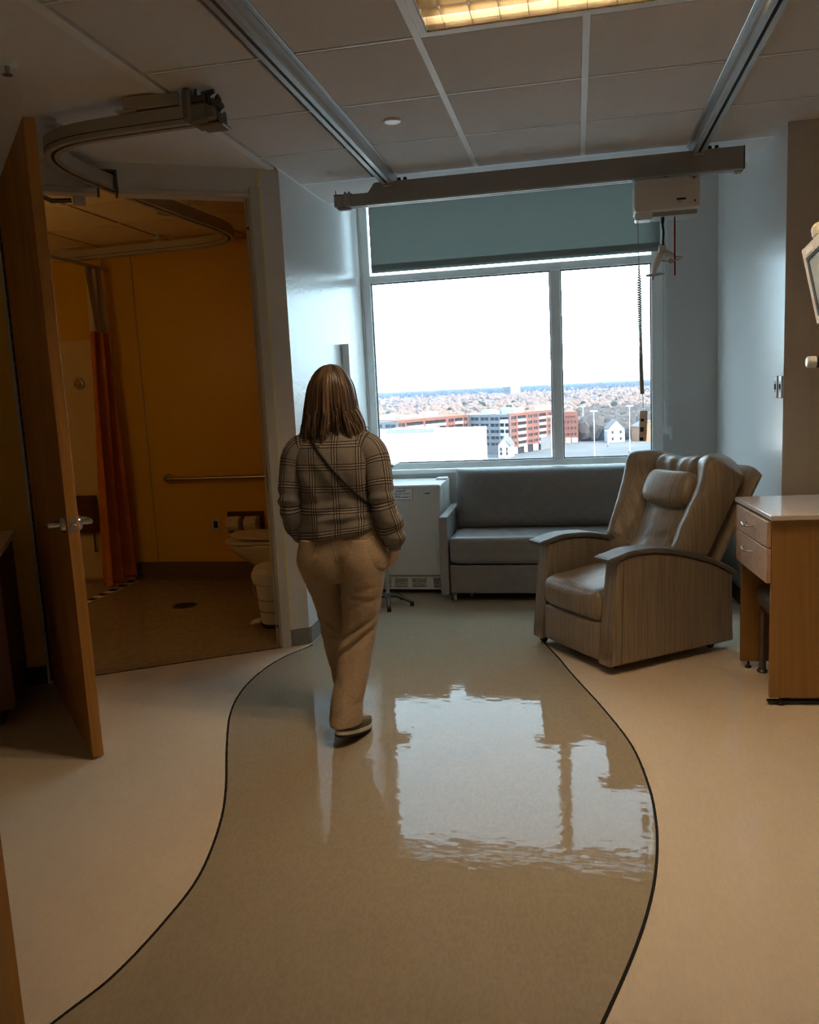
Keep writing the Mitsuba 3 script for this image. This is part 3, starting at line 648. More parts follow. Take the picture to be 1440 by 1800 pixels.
put("shower_curtain__cloth", curtain(0.06, 2.05, lambda t: 5.76 + 0.17 * t, lambda t: 6.225 - 0.03 * t, 2.6, 0.055), "m_curtain", 50)
put("shower_curtain__mesh_top", curtain(2.05, 2.542, lambda t: 5.935, lambda t: 6.19, 2.6, 0.03), "m_mesh", 50, label="pale mesh top of the curtain")
put("shower_curtain__hem", curtain(0.055, 0.075, lambda t: 5.76, lambda t: 6.225, 2.6, 0.056), "m_curtain_fold", 50)
say("shower_curtain", "bunched orange shower curtain with a pale mesh top", "shower curtain")
put("curtain_rail", J(bx(-3.70, -3.68, 3.4, 6.26, 2.545, 2.57, 0.003), *[rod((-3.69, y, 2.57), (-3.69, y, CEIL), 0.006, 8) for y in (3.6, 4.9, 6.2)]), "m_track", label="slim metal rail that carries the orange curtain", cat="curtain rail")
put("shower_valve__plate", lathe([(0.0, 0.01), (0.045, 0.008), (0.05, 0.0), (0.0, 0.0)], 24, (-4.042, 6.266, 1.665), (0, -1, 0)), "m_steel", 30)
put("shower_valve__knob", lathe([(0.028, 0), (0.024, 0.04), (0.0, 0.045)], 18, (-4.042, 6.262, 1.665), (0, -1, 0)), "m_chrome", 30)
say("shower_valve", "round metal shower valve on the pale shower wall", "shower valve")
put("folding_bench__seat_panel", bx(-4.55, -3.98, 6.20, 6.262, 0.42, 0.735, 0.01), "m_dark_wood")
put("folding_bench__slats", J(*[bx(-4.53, -4.0, 6.192, 6.201, 0.45 + 0.06 * i, 0.495 + 0.06 * i, 0.003) for i in range(5)]), "m_dark_wood")
put("folding_bench__bracket", J(rod((-4.02, 6.22, 0.27), (-4.02, 6.22, 0.45), 0.008), lathe([(0.014, 0), (0.014, 0.02)], 10, (-4.02, 6.22, 0.255)), bx(-4.03, -4.01, 6.22, 6.266, 0.5, 0.53)), "m_dark_metal")
say("folding_bench", "dark fold up shower seat raised against the shower wall", "shower seat")

put("shower_threshold__strip", bx(-3.705, -3.635, 4.9, 6.24, 0.001, 0.012, 0.003), "m_paper")
for i in range(9):
    put("shower_threshold__" + nn("dark_mark", i), bx(-3.702, -3.638, 4.95 + 0.145 * i, 5.02 + 0.145 * i, 0.0115, 0.0135), "m_black")
say("shower_threshold", "black and white marked threshold strip on the floor before the shower", "threshold strip")
put("floor_drain__ring", lathe([(0.0, 0.0015), (0.078, 0.0015), (0.082, 0.004), (0.09, 0.003), (0.09, 0.0), (0.0, 0.0)], 32, (-2.836, 5.43, 0.0014)), "m_dark_metal", 30)
put("floor_drain__grate", J(*[bx(-2.836 - w, -2.836 + w, 5.43 + y - 0.004, 5.43 + y + 0.004, 0.0025, 0.0050) for y, w in ((-0.055, 0.05), (-0.035, 0.065), (-0.015, 0.072), (0.005, 0.073), (0.025, 0.07), (0.045, 0.058), (0.062, 0.04))]), "m_black")
say("floor_drain", "round dark drain in the bathroom floor", "floor drain")

GB = 6.215
put("grab_bar__rail", tube(spline([(-3.325, 6.275, 0.855), (-3.325, 6.235, 0.855), (-3.305, GB, 0.855), (-3.2, GB, 0.855), (-2.3, GB, 0.855), (-2.02, GB, 0.855), (-2.0, 6.235, 0.855), (-2.0, 6.275, 0.855)], 5), 0.018, 14), "m_steel", True)
for i, x in enumerate((-3.325, -2.0)):
    put("grab_bar__" + nn("flange", i), lathe([(0.0, 0.0), (0.04, 0.0), (0.036, 0.014), (0.0, 0.016)], 22, (x, 6.28, 0.855), (0, -1, 0)), "m_steel", 30)
say("grab_bar", "horizontal metal grab bar on the yellow bathroom wall", "grab bar")
put("wall_outlet__plate", bx(-2.972, -2.898, 6.272, 6.281, 0.412, 0.512, 0.003), "m_frame")
put("wall_outlet__socket", bx(-2.953, -2.917, 6.269, 6.273, 0.434, 0.492, 0.001), "m_black")
say("wall_outlet", "small outlet with a dark centre low on the yellow wall", "outlet")
put("paper_holder__recess", J(bx(-2.823, -2.51, 6.262, 6.2805, 0.392, 0.40), bx(-2.823, -2.51, 6.262, 6.2805, 0.56, 0.568), bx(-2.823, -2.815, 6.262, 6.2805, 0.392, 0.568), bx(-2.518, -2.51, 6.262, 6.2805, 0.392, 0.568), bx(-2.82, -2.512, 6.274, 6.2795, 0.395, 0.565)), "m_dark_wood", label="dark metal surround")
put("paper_holder__arm", J(rod((-2.812, 6.225, 0.478), (-2.52, 6.225, 0.478), 0.006, 8), bx(-2.672, -2.664, 6.215, 6.275, 0.455, 0.5)), "m_dark_metal")
say("paper_holder", "double toilet paper holder on the yellow wall above the toilet", "paper holder")
for i, x in enumerate((-2.742, -2.592)):
    put(nn("toilet_roll", i), lathe([(0.018, -0.052), (0.058, -0.052), (0.06, -0.048), (0.06, 0.048), (0.058, 0.052), (0.018, 0.052)], 28, (x, 6.21, 0.478), (1, 0, 0)), "m_paper", 40,
        label="left toilet paper roll in the double holder, nearer the outlet" if i == 0 else "right toilet paper roll in the double holder, nearer the door frame", cat="toilet roll", group="paper rolls in the wall holder")

TY_ = 5.76


def toilet_ring(x0, x1, w, z, n=36):
    """An elongated bowl outline: round nose at x0, square tail at x1."""
    t = np.linspace(0, 2 * np.pi, n, endpoint=False)
    c, s = np.cos(t), np.sin(t)
    x = np.where(c < 0, x0 + (0.42 * (x1 - x0)) * (1 + c), x0 + 0.42 * (x1 - x0) + 0.58 * (x1 - x0) * np.sign(c) * np.abs(c) ** 0.6)
    y = TY_ + w * np.sign(s) * np.abs(s) ** np.where(c < 0, 1.0, 0.75)
    return np.stack([x, y, t * 0 + z], 1)


bowl = [toilet_ring(-2.10, -1.74, 0.10, 0.17), toilet_ring(-2.25, -1.74, 0.13, 0.19), toilet_ring(-2.40, -1.74, 0.155, 0.24), toilet_ring(-2.52, -1.74, 0.175, 0.31), toilet_ring(-2.585, -1.74, 0.185, 0.37), toilet_ring(-2.605, -1.74, 0.19, 0.405), toilet_ring(-2.60, -1.75, 0.185, 0.415)]
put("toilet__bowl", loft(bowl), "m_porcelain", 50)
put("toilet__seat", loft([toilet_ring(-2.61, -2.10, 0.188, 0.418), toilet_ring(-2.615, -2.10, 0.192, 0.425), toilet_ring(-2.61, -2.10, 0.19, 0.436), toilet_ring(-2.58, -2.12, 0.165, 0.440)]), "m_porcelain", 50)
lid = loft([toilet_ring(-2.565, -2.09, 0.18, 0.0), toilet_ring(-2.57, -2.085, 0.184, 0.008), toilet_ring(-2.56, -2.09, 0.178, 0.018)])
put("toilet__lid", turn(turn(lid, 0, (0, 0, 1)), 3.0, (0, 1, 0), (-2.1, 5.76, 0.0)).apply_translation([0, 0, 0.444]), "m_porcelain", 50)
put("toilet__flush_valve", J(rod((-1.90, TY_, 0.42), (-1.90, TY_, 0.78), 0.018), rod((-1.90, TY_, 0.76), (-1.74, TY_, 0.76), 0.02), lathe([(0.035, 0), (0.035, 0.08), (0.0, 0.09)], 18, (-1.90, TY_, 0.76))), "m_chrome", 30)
say("toilet", "wall hung toilet partly hidden by the door frame", "toilet")

BXC, BYC = -1.955, 4.955
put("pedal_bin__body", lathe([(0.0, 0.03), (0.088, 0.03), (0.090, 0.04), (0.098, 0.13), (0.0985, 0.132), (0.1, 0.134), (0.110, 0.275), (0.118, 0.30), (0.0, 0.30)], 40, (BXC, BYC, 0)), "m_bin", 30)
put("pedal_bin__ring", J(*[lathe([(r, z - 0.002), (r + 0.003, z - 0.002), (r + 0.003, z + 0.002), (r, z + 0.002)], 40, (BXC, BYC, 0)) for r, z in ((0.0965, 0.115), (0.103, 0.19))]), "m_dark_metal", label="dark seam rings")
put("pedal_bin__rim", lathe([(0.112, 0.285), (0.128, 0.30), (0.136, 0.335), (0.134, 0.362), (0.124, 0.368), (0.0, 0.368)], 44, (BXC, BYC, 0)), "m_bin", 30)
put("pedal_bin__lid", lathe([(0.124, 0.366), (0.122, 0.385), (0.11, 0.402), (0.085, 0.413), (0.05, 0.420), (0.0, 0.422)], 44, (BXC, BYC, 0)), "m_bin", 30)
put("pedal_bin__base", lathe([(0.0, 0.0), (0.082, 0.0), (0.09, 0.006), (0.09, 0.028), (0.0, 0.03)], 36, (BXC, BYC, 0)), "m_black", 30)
ped = cushion(0.075, 0.07, 0.022, 0.01, (0, 0, 0.006), 8)
ped = turn(ped, -14, (0, 1, 0))
ped.apply_translation([BXC - 0.115, BYC - 0.03, 0.036])
put("pedal_bin__pedal", ped, "m_bin", 50)
put("pedal_bin__liner_tie", tube(spline([(BXC - 0.118, BYC - 0.02, 0.30), (BXC - 0.128, BYC - 0.025, 0.26), (BXC - 0.120, BYC - 0.02, 0.21)], 5), 0.002, 5), "m_paper")
say("pedal_bin", "small pale round pedal bin on the bathroom floor beside the jamb", "trash bin")

# ------------------------------------------------------------------ fridge, sofa, stand
mat("m_fridge", (0.56, 0.56, 0.53), 0.35, 0.5)
mat("m_sofa", speck((0.175, 0.168, 0.16), (0.195, 0.187, 0.178), 30, 30), 0.42, 0.45)
mat("m_sofa_arm", (0.235, 0.225, 0.215), 0.45, 0.4)
F0, F1 = -1.47, -0.962
put("mini_fridge__body", bx(F0 + 0.004, F1 - 0.004, 5.835, 6.255, 0.035, 0.803, 0.006), "m_fridge")
put("mini_fridge__door", bx(F0, F1, 5.77, 5.83, 0.140, 0.806, 0.009), "m_fridge")
put("mini_fridge__hinge_cover", bx(F1 - 0.085, F1 - 0.004, 6.10, 6.20, 0.803, 0.818, 0.004), "m_pale_plastic", label="small white cover on its top")
gx = [F0, -1.335, -1.29, -1.20, -1.135, -1.005, F1]
slots = [(-1.455, -1.37), (-1.325, -1.235), (-1.185, -1.09), (-1.06, -1.0)]
put("mini_fridge__toe_grille", J(bx(F0 + 0.003, F1 - 0.003, 5.79, 5.83, 0.035, 0.05), bx(F0 + 0.003, F1 - 0.003, 5.79, 5.83, 0.118, 0.135), *[bx(a, b, 5.79, 5.83, 0.05, 0.118) for a, b in ((F0 + 0.003, -1.44), (-1.36, -1.335), (-1.235, -1.205), (-1.095, -1.065 + 0.02), (-0.985, F1 - 0.003))]), "m_fridge")
put("mini_fridge__toe_grille__slat", J(*[bx(F0 + 0.01, F1 - 0.01, 5.797, 5.803, z, z + 0.006) for z in (0.058, 0.070, 0.082, 0.094, 0.106)]), "m_fridge")
put("mini_fridge__toe_grille__backing", bx(F0 + 0.01, F1 - 0.01, 5.815, 5.834, 0.045, 0.13), "m_black")
for i, x in enumerate((F0 + 0.05, F1 - 0.05)):
    put("mini_fridge__" + nn("foot", i), lathe([(0.018, 0), (0.018, 0.012), (0.01, 0.014), (0.01, 0.037)], 14, (x, 5.86, 0)), "m_black")
sign = [bx(-1.325, -1.163, 5.7675, 5.7695, 0.702, 0.788)]
put("mini_fridge__notice", sign[0], "m_paper_white" if False else "m_pale_plastic", label="white paper notice with a red border")
put("mini_fridge__notice__border", J(bx(-1.325, -1.163, 5.7668, 5.7676, 0.785, 0.788), bx(-1.325, -1.163, 5.7668, 5.7676, 0.702, 0.705), bx(-1.166, -1.163, 5.7668, 5.7676, 0.702, 0.788), bx(-1.325, -1.322, 5.7668, 5.7676, 0.702, 0.788)), "m_red")
put("mini_fridge__notice__print", J(*[bx(a, b, 5.7668, 5.7676, z, z + 0.0045) for a, b, z in ((-1.29, -1.21, 0.771), (-1.29, -1.215, 0.760), (-1.31, -1.235, 0.744), (-1.23, -1.195, 0.744), (-1.19, -1.18, 0.744), (-1.31, -1.255, 0.729), (-1.31, -1.18, 0.719))]), "m_dark_metal")
put("mini_fridge__badge", bx(-1.098, -1.018, 5.7678, 5.7695, 0.734, 0.758, 0.0006), "m_white_plastic")
tx = meshkit.text_mesh("SUMMIT", 0.0115, 0.001, True)
tx.apply_transform(frame((-1.086, 5.7680, 0.740), (1, 0, 0), (0, 0, 1), (0, -1, 0)))
sc = 0.056 / (tx.bounds[1][0] - tx.bounds[0][0])
tx.apply_transform(frame((-1.086 * (1 - sc), 0, 0), (sc, 0, 0), (0, 1, 0), (0, 0, 1)))
put("mini_fridge__badge__lettering", tx, "m_black", label="small dark maker's name")
say("mini_fridge", "small white refrigerator between the wall and the grey sofa", "refrigerator")

A0, A1, SF = -0.945, 0.90, 5.545
put("sofa__seat_cushion", cushion(A1 - A0 - 0.125, 0.42, 0.19, 0.035, (0.0, 0.006, 0.012), 18, 0.002).apply_translation([(A0 + A1) / 2, SF + 0.21, 0.365]), "m_sofa", 50)
put("sofa__front_panel", bx(A0 + 0.063, A1 - 0.063, SF + 0.008, SF + 0.40, 0.065, 0.262, 0.006), "m_sofa")
bk = pad(lambda s, t: (s * ((A1 - A0) / 2 - 0.06), t * 0.225), lambda s, t: 0.095 + 0.02 * (1 - s**2) * (1 - t**2) + 0 * s, lambda s, t: 0.085 + 0 * s, 44)
bk.apply_transform(frame(((A0 + A1) / 2, 6.03, 0.665), (-1, 0, 0), (0, -0.978, 0.208), (0, 0.208, 0.978)))
put("sofa__back_cushion", bk, "m_sofa", 50)
for i, x in enumerate((A0, A1 - 0.056)):
    sidep = [(SF - 0.015, 0.062), (6.17, 0.062), (6.17, 0.615), (SF + 0.0, 0.605)]
    q = prism(sidep, 0.004, 0.052)
    q2 = prism(Polygon(sidep).buffer(-0.004), 0.0, 0.056)
    put("sofa__" + nn("arm", i), J(q, q2).apply_transform(frame((x, 0, 0), (0, 1, 0), (0, 0, 1), (1, 0, 0))), "m_sofa_arm")
put("sofa__frame", bx(A0 + 0.07, A1 - 0.07, SF + 0.06, 6.2, 0.055, 0.26), "m_black")
def caster(x, y):
    return J(lathe([(0.0, -0.010), (0.021, -0.010), (0.024, -0.006), (0.024, 0.006), (0.021, 0.010), (0.0, 0.010)], 18, (x, y, 0.0245), (1, 0.3, 0)), bx(x - 0.016, x + 0.016, y - 0.012, y + 0.012, 0.040, 0.068, 0.004))
for i, (x, y) in enumerate(((A0 + 0.085, SF + 0.05), (A0 + 0.19, SF + 0.16), (A1 - 0.1, SF + 0.05), (A0 + 0.085, 6.12), (A1 - 0.1, 6.12))):
    put("sofa__" + nn("caster", i), caster(x, y), "m_grey_plastic" if i < 2 else "m_black")
say("sofa", "grey vinyl sofa bench under the window", "sofa")

PX, PY = -1.315, 5.47
put("rolling_stand__pole", J(rod((PX, PY, 0.06), (PX, PY, 0.98), 0.014, 14), lathe([(0.03, 0.05), (0.03, 0.075), (0.02, 0.085)], 18, (PX, PY, 0))), "m_grey_plastic")
for i in range(5):
    a = math.radians(-3 + 72 * i)
    d = np.array([math.cos(a), math.sin(a), 0])
    leg = spline([np.array([PX, PY, 0.072]), np.array([PX, PY, 0.072]) + d * 0.05, np.array([PX, PY, 0.060]) + d * 0.10, np.array([PX, PY, 0.028]) + d * 0.17], 5)
    put("rolling_stand__" + nn("leg", i), tube(leg, np.linspace(0.016, 0.011, len(leg)), 10), "m_dark_metal", True)
    put("rolling_stand__" + nn("leg", i) + "__foot", lathe([(0.0, 0.0), (0.014, 0.0), (0.014, 0.028), (0.0, 0.032)], 12, np.array([PX, PY, 0]) + d * 0.172), "m_black")
put("rolling_stand__tray", bx(PX - 0.11, PX + 0.11, PY - 0.10, PY + 0.10, 0.975, 0.995, 0.006), "m_grey_plastic")
say("rolling_stand", "slim grey rolling stand with star base beside the white fridge", "rolling stand")

# boards and switches on the walls
put("wall_bracket", bx(-1.6, -1.548, 5.66, 5.70, 1.22, 1.822, 0.003), "m_alu", label="narrow upright grey panel on the left wall beside the person's head", cat="wall panel")
rd = (RW[1] - RW[0]) / np.linalg.norm(RW[1] - RW[0])
TRW = frame((RW[0][0], RW[0][1], 0), (rd[0], rd[1], 0), (-rd[1], rd[0], 0))      # x along the right wall to the window, y out into the room
for i, (a, b, words) in enumerate(((0.085, 0.155, "left metal switch plate on the pale right wall, nearer the window"), (0.0, 0.062, "right metal switch plate on the pale right wall, next to the corner"))):
    put(nn("switch_plate", i) + "__plate", at(TRW, bx(a + 0.012, b, 0.0, 0.007, 1.345, 1.462, 0.002)), "m_chrome")
    put(nn("switch_plate", i) + "__toggle", at(TRW, J(bx(a + 0.034, b - 0.022, 0.006, 0.012, 1.39, 1.42, 0.002), bx(a + 0.03, b - 0.018, 0.0065, 0.0075, 1.375, 1.435))), "m_black")
    say(nn("switch_plate", i), words, "switch plate", "switch plates on the right wall")

# ------------------------------------------------------------------ desk and stool
TDK = frame((0.828, 3.785, 0), (0.998, 0.0625, 0), (-0.0625, 0.998, 0))
put("desk__countertop", at(TDK, bx(-0.012, 0.72, -0.022, 0.60, 0.846, 0.868, 0.003)), "m_top", label="pale laminate countertop")
put("desk__side_panel", at(TDK, bx(0.0, 0.70, 0.0, 0.022, 0.035, 0.845, 0.0015)), "m_desk_wood")
put("desk__side_panel_001", at(TDK, bx(0.0, 0.70, 0.50, 0.522, 0.035, 0.845, 0.0015)), "m_desk_wood")
put("desk__back_panel", at(TDK, bx(0.66, 0.68, 0.02, 0.50, 0.3, 0.845)), "m_desk_wood")
put("desk__drawer_case", at(TDK, bx(0.012, 0.62, 0.022, 0.50, 0.575, 0.84)), "m_desk_wood")
for i, (z0, z1) in enumerate(((0.722, 0.838), (0.562, 0.717))):
    put("desk__" + nn("drawer", i), at(TDK, bx(-0.021, -0.001, 0.004, 0.53, z0, z1, 0.002)), "m_drawer_wood")
    zc = z0 + (z1 - z0) * (0.55 if i == 0 else 0.68)
    put("desk__" + nn("drawer", i) + "__handle", at(TDK, tube(spline([(-0.021, 0.335, zc), (-0.045, 0.33, zc), (-0.049, 0.315, zc - 0.002), (-0.051, 0.27, zc - 0.008), (-0.049, 0.225, zc - 0.002), (-0.045, 0.21, zc), (-0.021, 0.205, zc)], 4), 0.0042, 8)), "m_chrome", True, label="slim metal bow handle")
for i, (x, y) in enumerate(((0.05, 0.011), (0.62, 0.011), (0.04, 0.511), (0.62, 0.511))):
    put("desk__" + nn("foot", i), at(TDK, J(lathe([(0.016, 0), (0.016, 0.008), (0.006, 0.014), (0.006, 0.036)], 14, (x, y, 0)))), "m_black")
put("desk__floor_rail", at(TDK, bx(-0.005, 0.70, 0.002, 0.03, 0.012, 0.02, 0.001)), "m_black")
say("desk", "small wooden desk with two drawers and pale top at the right edge", "desk")
mat("m_stool", (0.13, 0.095, 0.08), 0.4, 0.45)
mat("m_stool_leg", (0.16, 0.125, 0.10), 0.35, 0.5, 0.5)
put("stool__seat", at(TDK, cushion(0.44, 0.40, 0.105, 0.045, (0.004, 0.004, 0.012), 14).apply_translation([0.27, 0.265, 0.395])), "m_stool", 50)
put("stool__apron", at(TDK, bx(0.08, 0.46, 0.10, 0.43, 0.315, 0.345, 0.004)), "m_dark_wood")
for i, (x, y) in enumerate(((0.09, 0.445), (0.45, 0.445), (0.09, 0.085), (0.45, 0.085))):
    put("stool__" + nn("leg", i), at(TDK, rod((x, y, 0.022), (x, y, 0.33), 0.017, 16)), "m_stool_leg", 40)
    put("stool__" + nn("leg", i) + "__glide", at(TDK, lathe([(0.0, 0.0), (0.024, 0.0), (0.026, 0.008), (0.018, 0.018), (0.017, 0.024), (0.0, 0.024)], 18, (x, y, 0))), "m_dark_metal", 30)
say("stool", "brown vinyl stool pushed in under the desk's drawers", "stool")

# the screen on its arm and the rod end, at the right edge
P0, P1 = np.array([0.807, 3.30, 1.911]), np.array([0.845, 3.22, 1.638])
e1 = (P1 - P0) / np.linalg.norm(P1 - P0)
e2 = np.array([0.2, -0.95, 0.4]); e2 -= e1 * (e1 @ e2); e2 /= np.linalg.norm(e2)
nz = np.cross(e2, e1)
if nz @ (EYE - P0) < 0:
    nz = -nz
TM = frame(P0, e2, e1, nz)                              # x: away along the top edge, y: down, z: out of the screen
H_ = float(np.linalg.norm(P1 - P0))
def scr(x0, x1, y0, y1, z0, z1, c=0.0):
    m = at(TM, bx(x0, x1, y0, y1, z0, z1, c))
    if m.volume < 0:
        m.invert()
    return m
put("bedside_screen__back", scr(0.004, 0.40, 0.004, H_ - 0.004, -0.05, -0.012, 0.008), "m_black")
put("bedside_screen__bezel", J(scr(0, 0.40, 0, 0.045, -0.014, 0.004, 0.004), scr(0, 0.40, H_ - 0.03, H_, -0.014, 0.004, 0.004), scr(0, 0.018, 0, H_, -0.014, 0.004, 0.004), scr(0.375, 0.40, 0, H_, -0.014, 0.004, 0.004)), "m_white_plastic")
put("bedside_screen__inner_edge", J(scr(0.018, 0.375, 0.045, 0.053, -0.012, 0.002), scr(0.018, 0.030, 0.045, H_ - 0.03, -0.012, 0.002), scr(0.018, 0.375, H_ - 0.035, H_ - 0.03, -0.012, 0.002)), "m_black")
put("bedside_screen__display", scr(0.026, 0.37, 0.05, H_ - 0.03, -0.013, -0.001), "m_display")
put("bedside_screen__button", J(scr(0.026, 0.030, 0.010, 0.036, 0.004, 0.006), scr(0.035, 0.075, 0.012, 0.034, 0.004, 0.0055)), "m_pale_plastic")
put("bedside_screen__arm", J(tube([P0 + e2 * 0.2 + e1 * 0.13 - nz * 0.05, P0 + e2 * 0.2 + e1 * 0.13 - nz * 0.12, (1.3, 2.9, 2.0), (2.57, 2.9, 2.0)], 0.02, 12), lathe([(0.02, 0), (0.028, 0.01), (0.028, 0.04), (0.015, 0.055)], 16, P0 + e2 * 0.085 - nz * 0.03, -e1)), "m_white_plastic")
scene["m_display"] = {"type": "twosided", "bsdf": {"type": "principled", "base_color": {"type": "rgb", "value": [0.42, 0.47, 0.50]}, "roughness": 0.12, "specular": 0.6}}
say("bedside_screen", "white framed tilted bedside screen cut by the right edge", "screen")
put("support_arm__tube", J(rod((0.862, 3.3, 1.511), (1.5, 3.3, 1.50), 0.020, 16), tube([(1.5, 3.3, 1.5), (2.57, 3.3, 1.48)], 0.024, 14)), "m_black")
put("support_arm__end_cap", lathe([(0.0, 0.0), (0.016, 0.0), (0.021, 0.004), (0.021, 0.032), (0.0, 0.032)], 18, (0.830, 3.3, 1.512), (1, 0, -0.01)), "m_pale_plastic", 30, label="pale rounded end cap")
say("support_arm", "black support arm with a pale end cap at the right edge below the screen", "support arm")


# ------------------------------------------------------------------ recliner
RK, RF, RS = np.array([0.150, 4.109, 0.0]), np.array([-0.804, -0.595, 0.0]), np.array([0.595, -0.804, 0.0])
TR = frame(RK, RF, RS)                                  # x: forward of its front, y: to the near side, z: up


def streaks(p, n, uv):
    q = p - mi.Vector3f(*RK.tolist())
    f, s = q.x * float(RF[0]) + q.y * float(RF[1]), q.x * float(RS[0]) + q.y * float(RS[1])
    side = dr.abs(n.x * float(RS[0]) + n.y * float(RS[1])) > 0.6
    c = dr.select(side, f, s)
    t = dr.select(side, q.z, q.z + f)
    w = 0.004 * N(c * 30, t * 8)
    a = FBM((c + w) * 330, t * 5.0, 1.0, 3)
    b = N((c + w) * 110 + 40, t * 3.5)
    col = MIX((0.225, 0.185, 0.145), (0.32, 0.255, 0.18), SS(0.25, 0.75, a))
    return MIX(col, (0.34, 0.25, 0.14), 0.5 * SS(0.66, 0.9, b))


mat("m_recliner", streaks, 0.42, 0.45, sheen=0.2)
mat("m_armcap", (0.15, 0.135, 0.118), 0.55, 0.28)
top = spline([(-0.052, 0.588), (-0.12, 0.604), (-0.20, 0.607), (-0.32, 0.598), (-0.47, 0.565), (-0.60, 0.525), (-0.70, 0.487), (-0.80, 0.435)], 4)
prof = [(0.002, 0.045)] + [(-0.012, 0.25)] + [tuple(p) for p in top] + [(-0.825, 0.42), (-0.832, 0.12), (-0.828, 0.045)]
prof = np.array(prof)


def slab(poly, t, c):
    """A panel from an outline (x, z), t thick in y (0 .. -t), its rim rounded by c."""
    P = np.asarray(poly)
    if Polygon(P).exterior.is_ccw:
        P = P[::-1]
    d = np.roll(P, -1, 0) - np.roll(P, 1, 0)
    nrm = np.stack([d[:, 1], -d[:, 0]], 1)
    nrm /= np.linalg.norm(nrm, axis=1, keepdims=True)
    rings = []
    for y, k in ((0, 1.0), (-0.3 * c, 0.45), (-c, 0.0), (-t + c, 0.0), (-t + 0.3 * c, 0.45), (-t, 1.0)):
        q = P + nrm * (c * k)
        rings.append(np.stack([q[:, 0], q[:, 0] * 0 + y, q[:, 1]], 1))
    m = loft(rings)
    return m


def inward(poly):
    P = np.asarray(poly)
    return P


sp = slab(prof, 0.105, 0.014)
put("recliner__side_panel", at(TR, sp), "m_recliner", 40)
sp2 = sp.copy()
sp2.apply_translation([0, -0.597, 0])
put("recliner__side_panel_001", at(TR, sp2), "m_recliner", 40)
seam = sweep([(-0.0012, -0.0015), (0.0012, -0.0015), (0.0012, 0.0015), (-0.0012, 0.0015)], [(-0.062, 0.001, 0.05), (-0.085, 0.001, 0.57)], (0, 1, 0))
put("recliner__side_panel__welt", at(TR, seam), "m_stool")
cap = spline([(0.012, 0.560), (0.006, 0.594), (-0.05, 0.606), (-0.12, 0.620), (-0.20, 0.622), (-0.32, 0.613), (-0.47, 0.580), (-0.60, 0.539), (-0.70, 0.501), (-0.80, 0.449), (-0.848, 0.412)], 5)
cp = [(-0.062, -0.011), (-0.056, -0.014), (0.056, -0.014), (0.062, -0.011), (0.064, 0.004), (0.056, 0.012), (-0.056, 0.012), (-0.064, 0.004)]
for i, y in enumerate((-0.052, -0.649)):
    c3 = np.stack([cap[:, 0], np.full(len(cap), y), cap[:, 1]], 1)
    put("recliner__" + nn("armrest", i), at(TR, sweep([(a, -b) for a, b in cp], c3[1:] if False else c3[4:], (0, 0, 1)) if False else loft([np.stack([np.full(8, c[0]) - np.array([b for _, b in cp]) * tz, y + np.array([a for a, _ in cp]), np.full(8, c[1]) + np.array([b for _, b in cp]) * tx_], 1)
        for c, (tx_, tz) in zip(cap[5:], [(-d[0] / np.hypot(*d), -d[1] / np.hypot(*d)) for d in np.gradient(cap, axis=0)[5:]])])), "m_armcap", 40, label="grey brown moulded armrest")
fp = cushion(0.10, 0.492, 0.205, 0.022, (0.010, 0, 0.0), 14, 0.002)
fp.apply_translation([-0.052, -0.35, 0.152])
put("recliner__footrest", at(TR, fp), "m_recliner", 50)
st_ = cushion(0.62, 0.492, 0.17, 0.05, (0.02, 0, 0.030), 20, 0.003)
st_ = turn(st_, 4, (0, 1, 0))
st_.apply_translation([-0.305, -0.35, 0.352])
put("recliner__seat_cushion", at(TR, st_), "m_recliner", 50)
put("recliner__base", at(TR, J(bx(-0.78, -0.08, -0.58, -0.12, 0.04, 0.07), bx(-0.70, -0.15, -0.52, -0.48, 0.012, 0.05), bx(-0.70, -0.15, -0.22, -0.18, 0.012, 0.05), bx(-0.80, -0.03, -0.59, -0.11, 0.06, 0.24))), "m_black")
for i, (x, y) in enumerate(((-0.05, -0.67), (-0.10, -0.42), (-0.10, -0.1), (-0.74, -0.62), (-0.74, -0.08))):
    put("recliner__" + nn("caster", i), at(TR, J(lathe([(0.0, -0.014), (0.018, -0.014), (0.021, -0.008), (0.021, 0.008), (0.018, 0.014), (0.0, 0.014)], 16, (x, y, 0.0215), (0, 1, 0)), rod((x, y, 0.02), (x, y, 0.07), 0.008))), "m_black")


def back_outline(s, t):
    w = 0.315 + 0.040 * (t + 1) - 0.012 * np.clip(t - 0.55, 0, 1) * 2
    corner = np.clip((np.abs(s) - 0.58) / 0.42, 0, 1) ** 2
    x = s * w * (1 - 0.05 * np.clip((t - 0.6) / 0.4, 0, 1) ** 2)
    z = 0.36 + 0.36 * t - corner * np.clip(t, 0, 1) ** 5 * 0.10 - 0.028 * bump(s, 0.05, 0.35) * np.clip(t, 0, 1) ** 4 + 0.03 * corner * np.clip(-t, 0, 1) ** 6
    return x, z


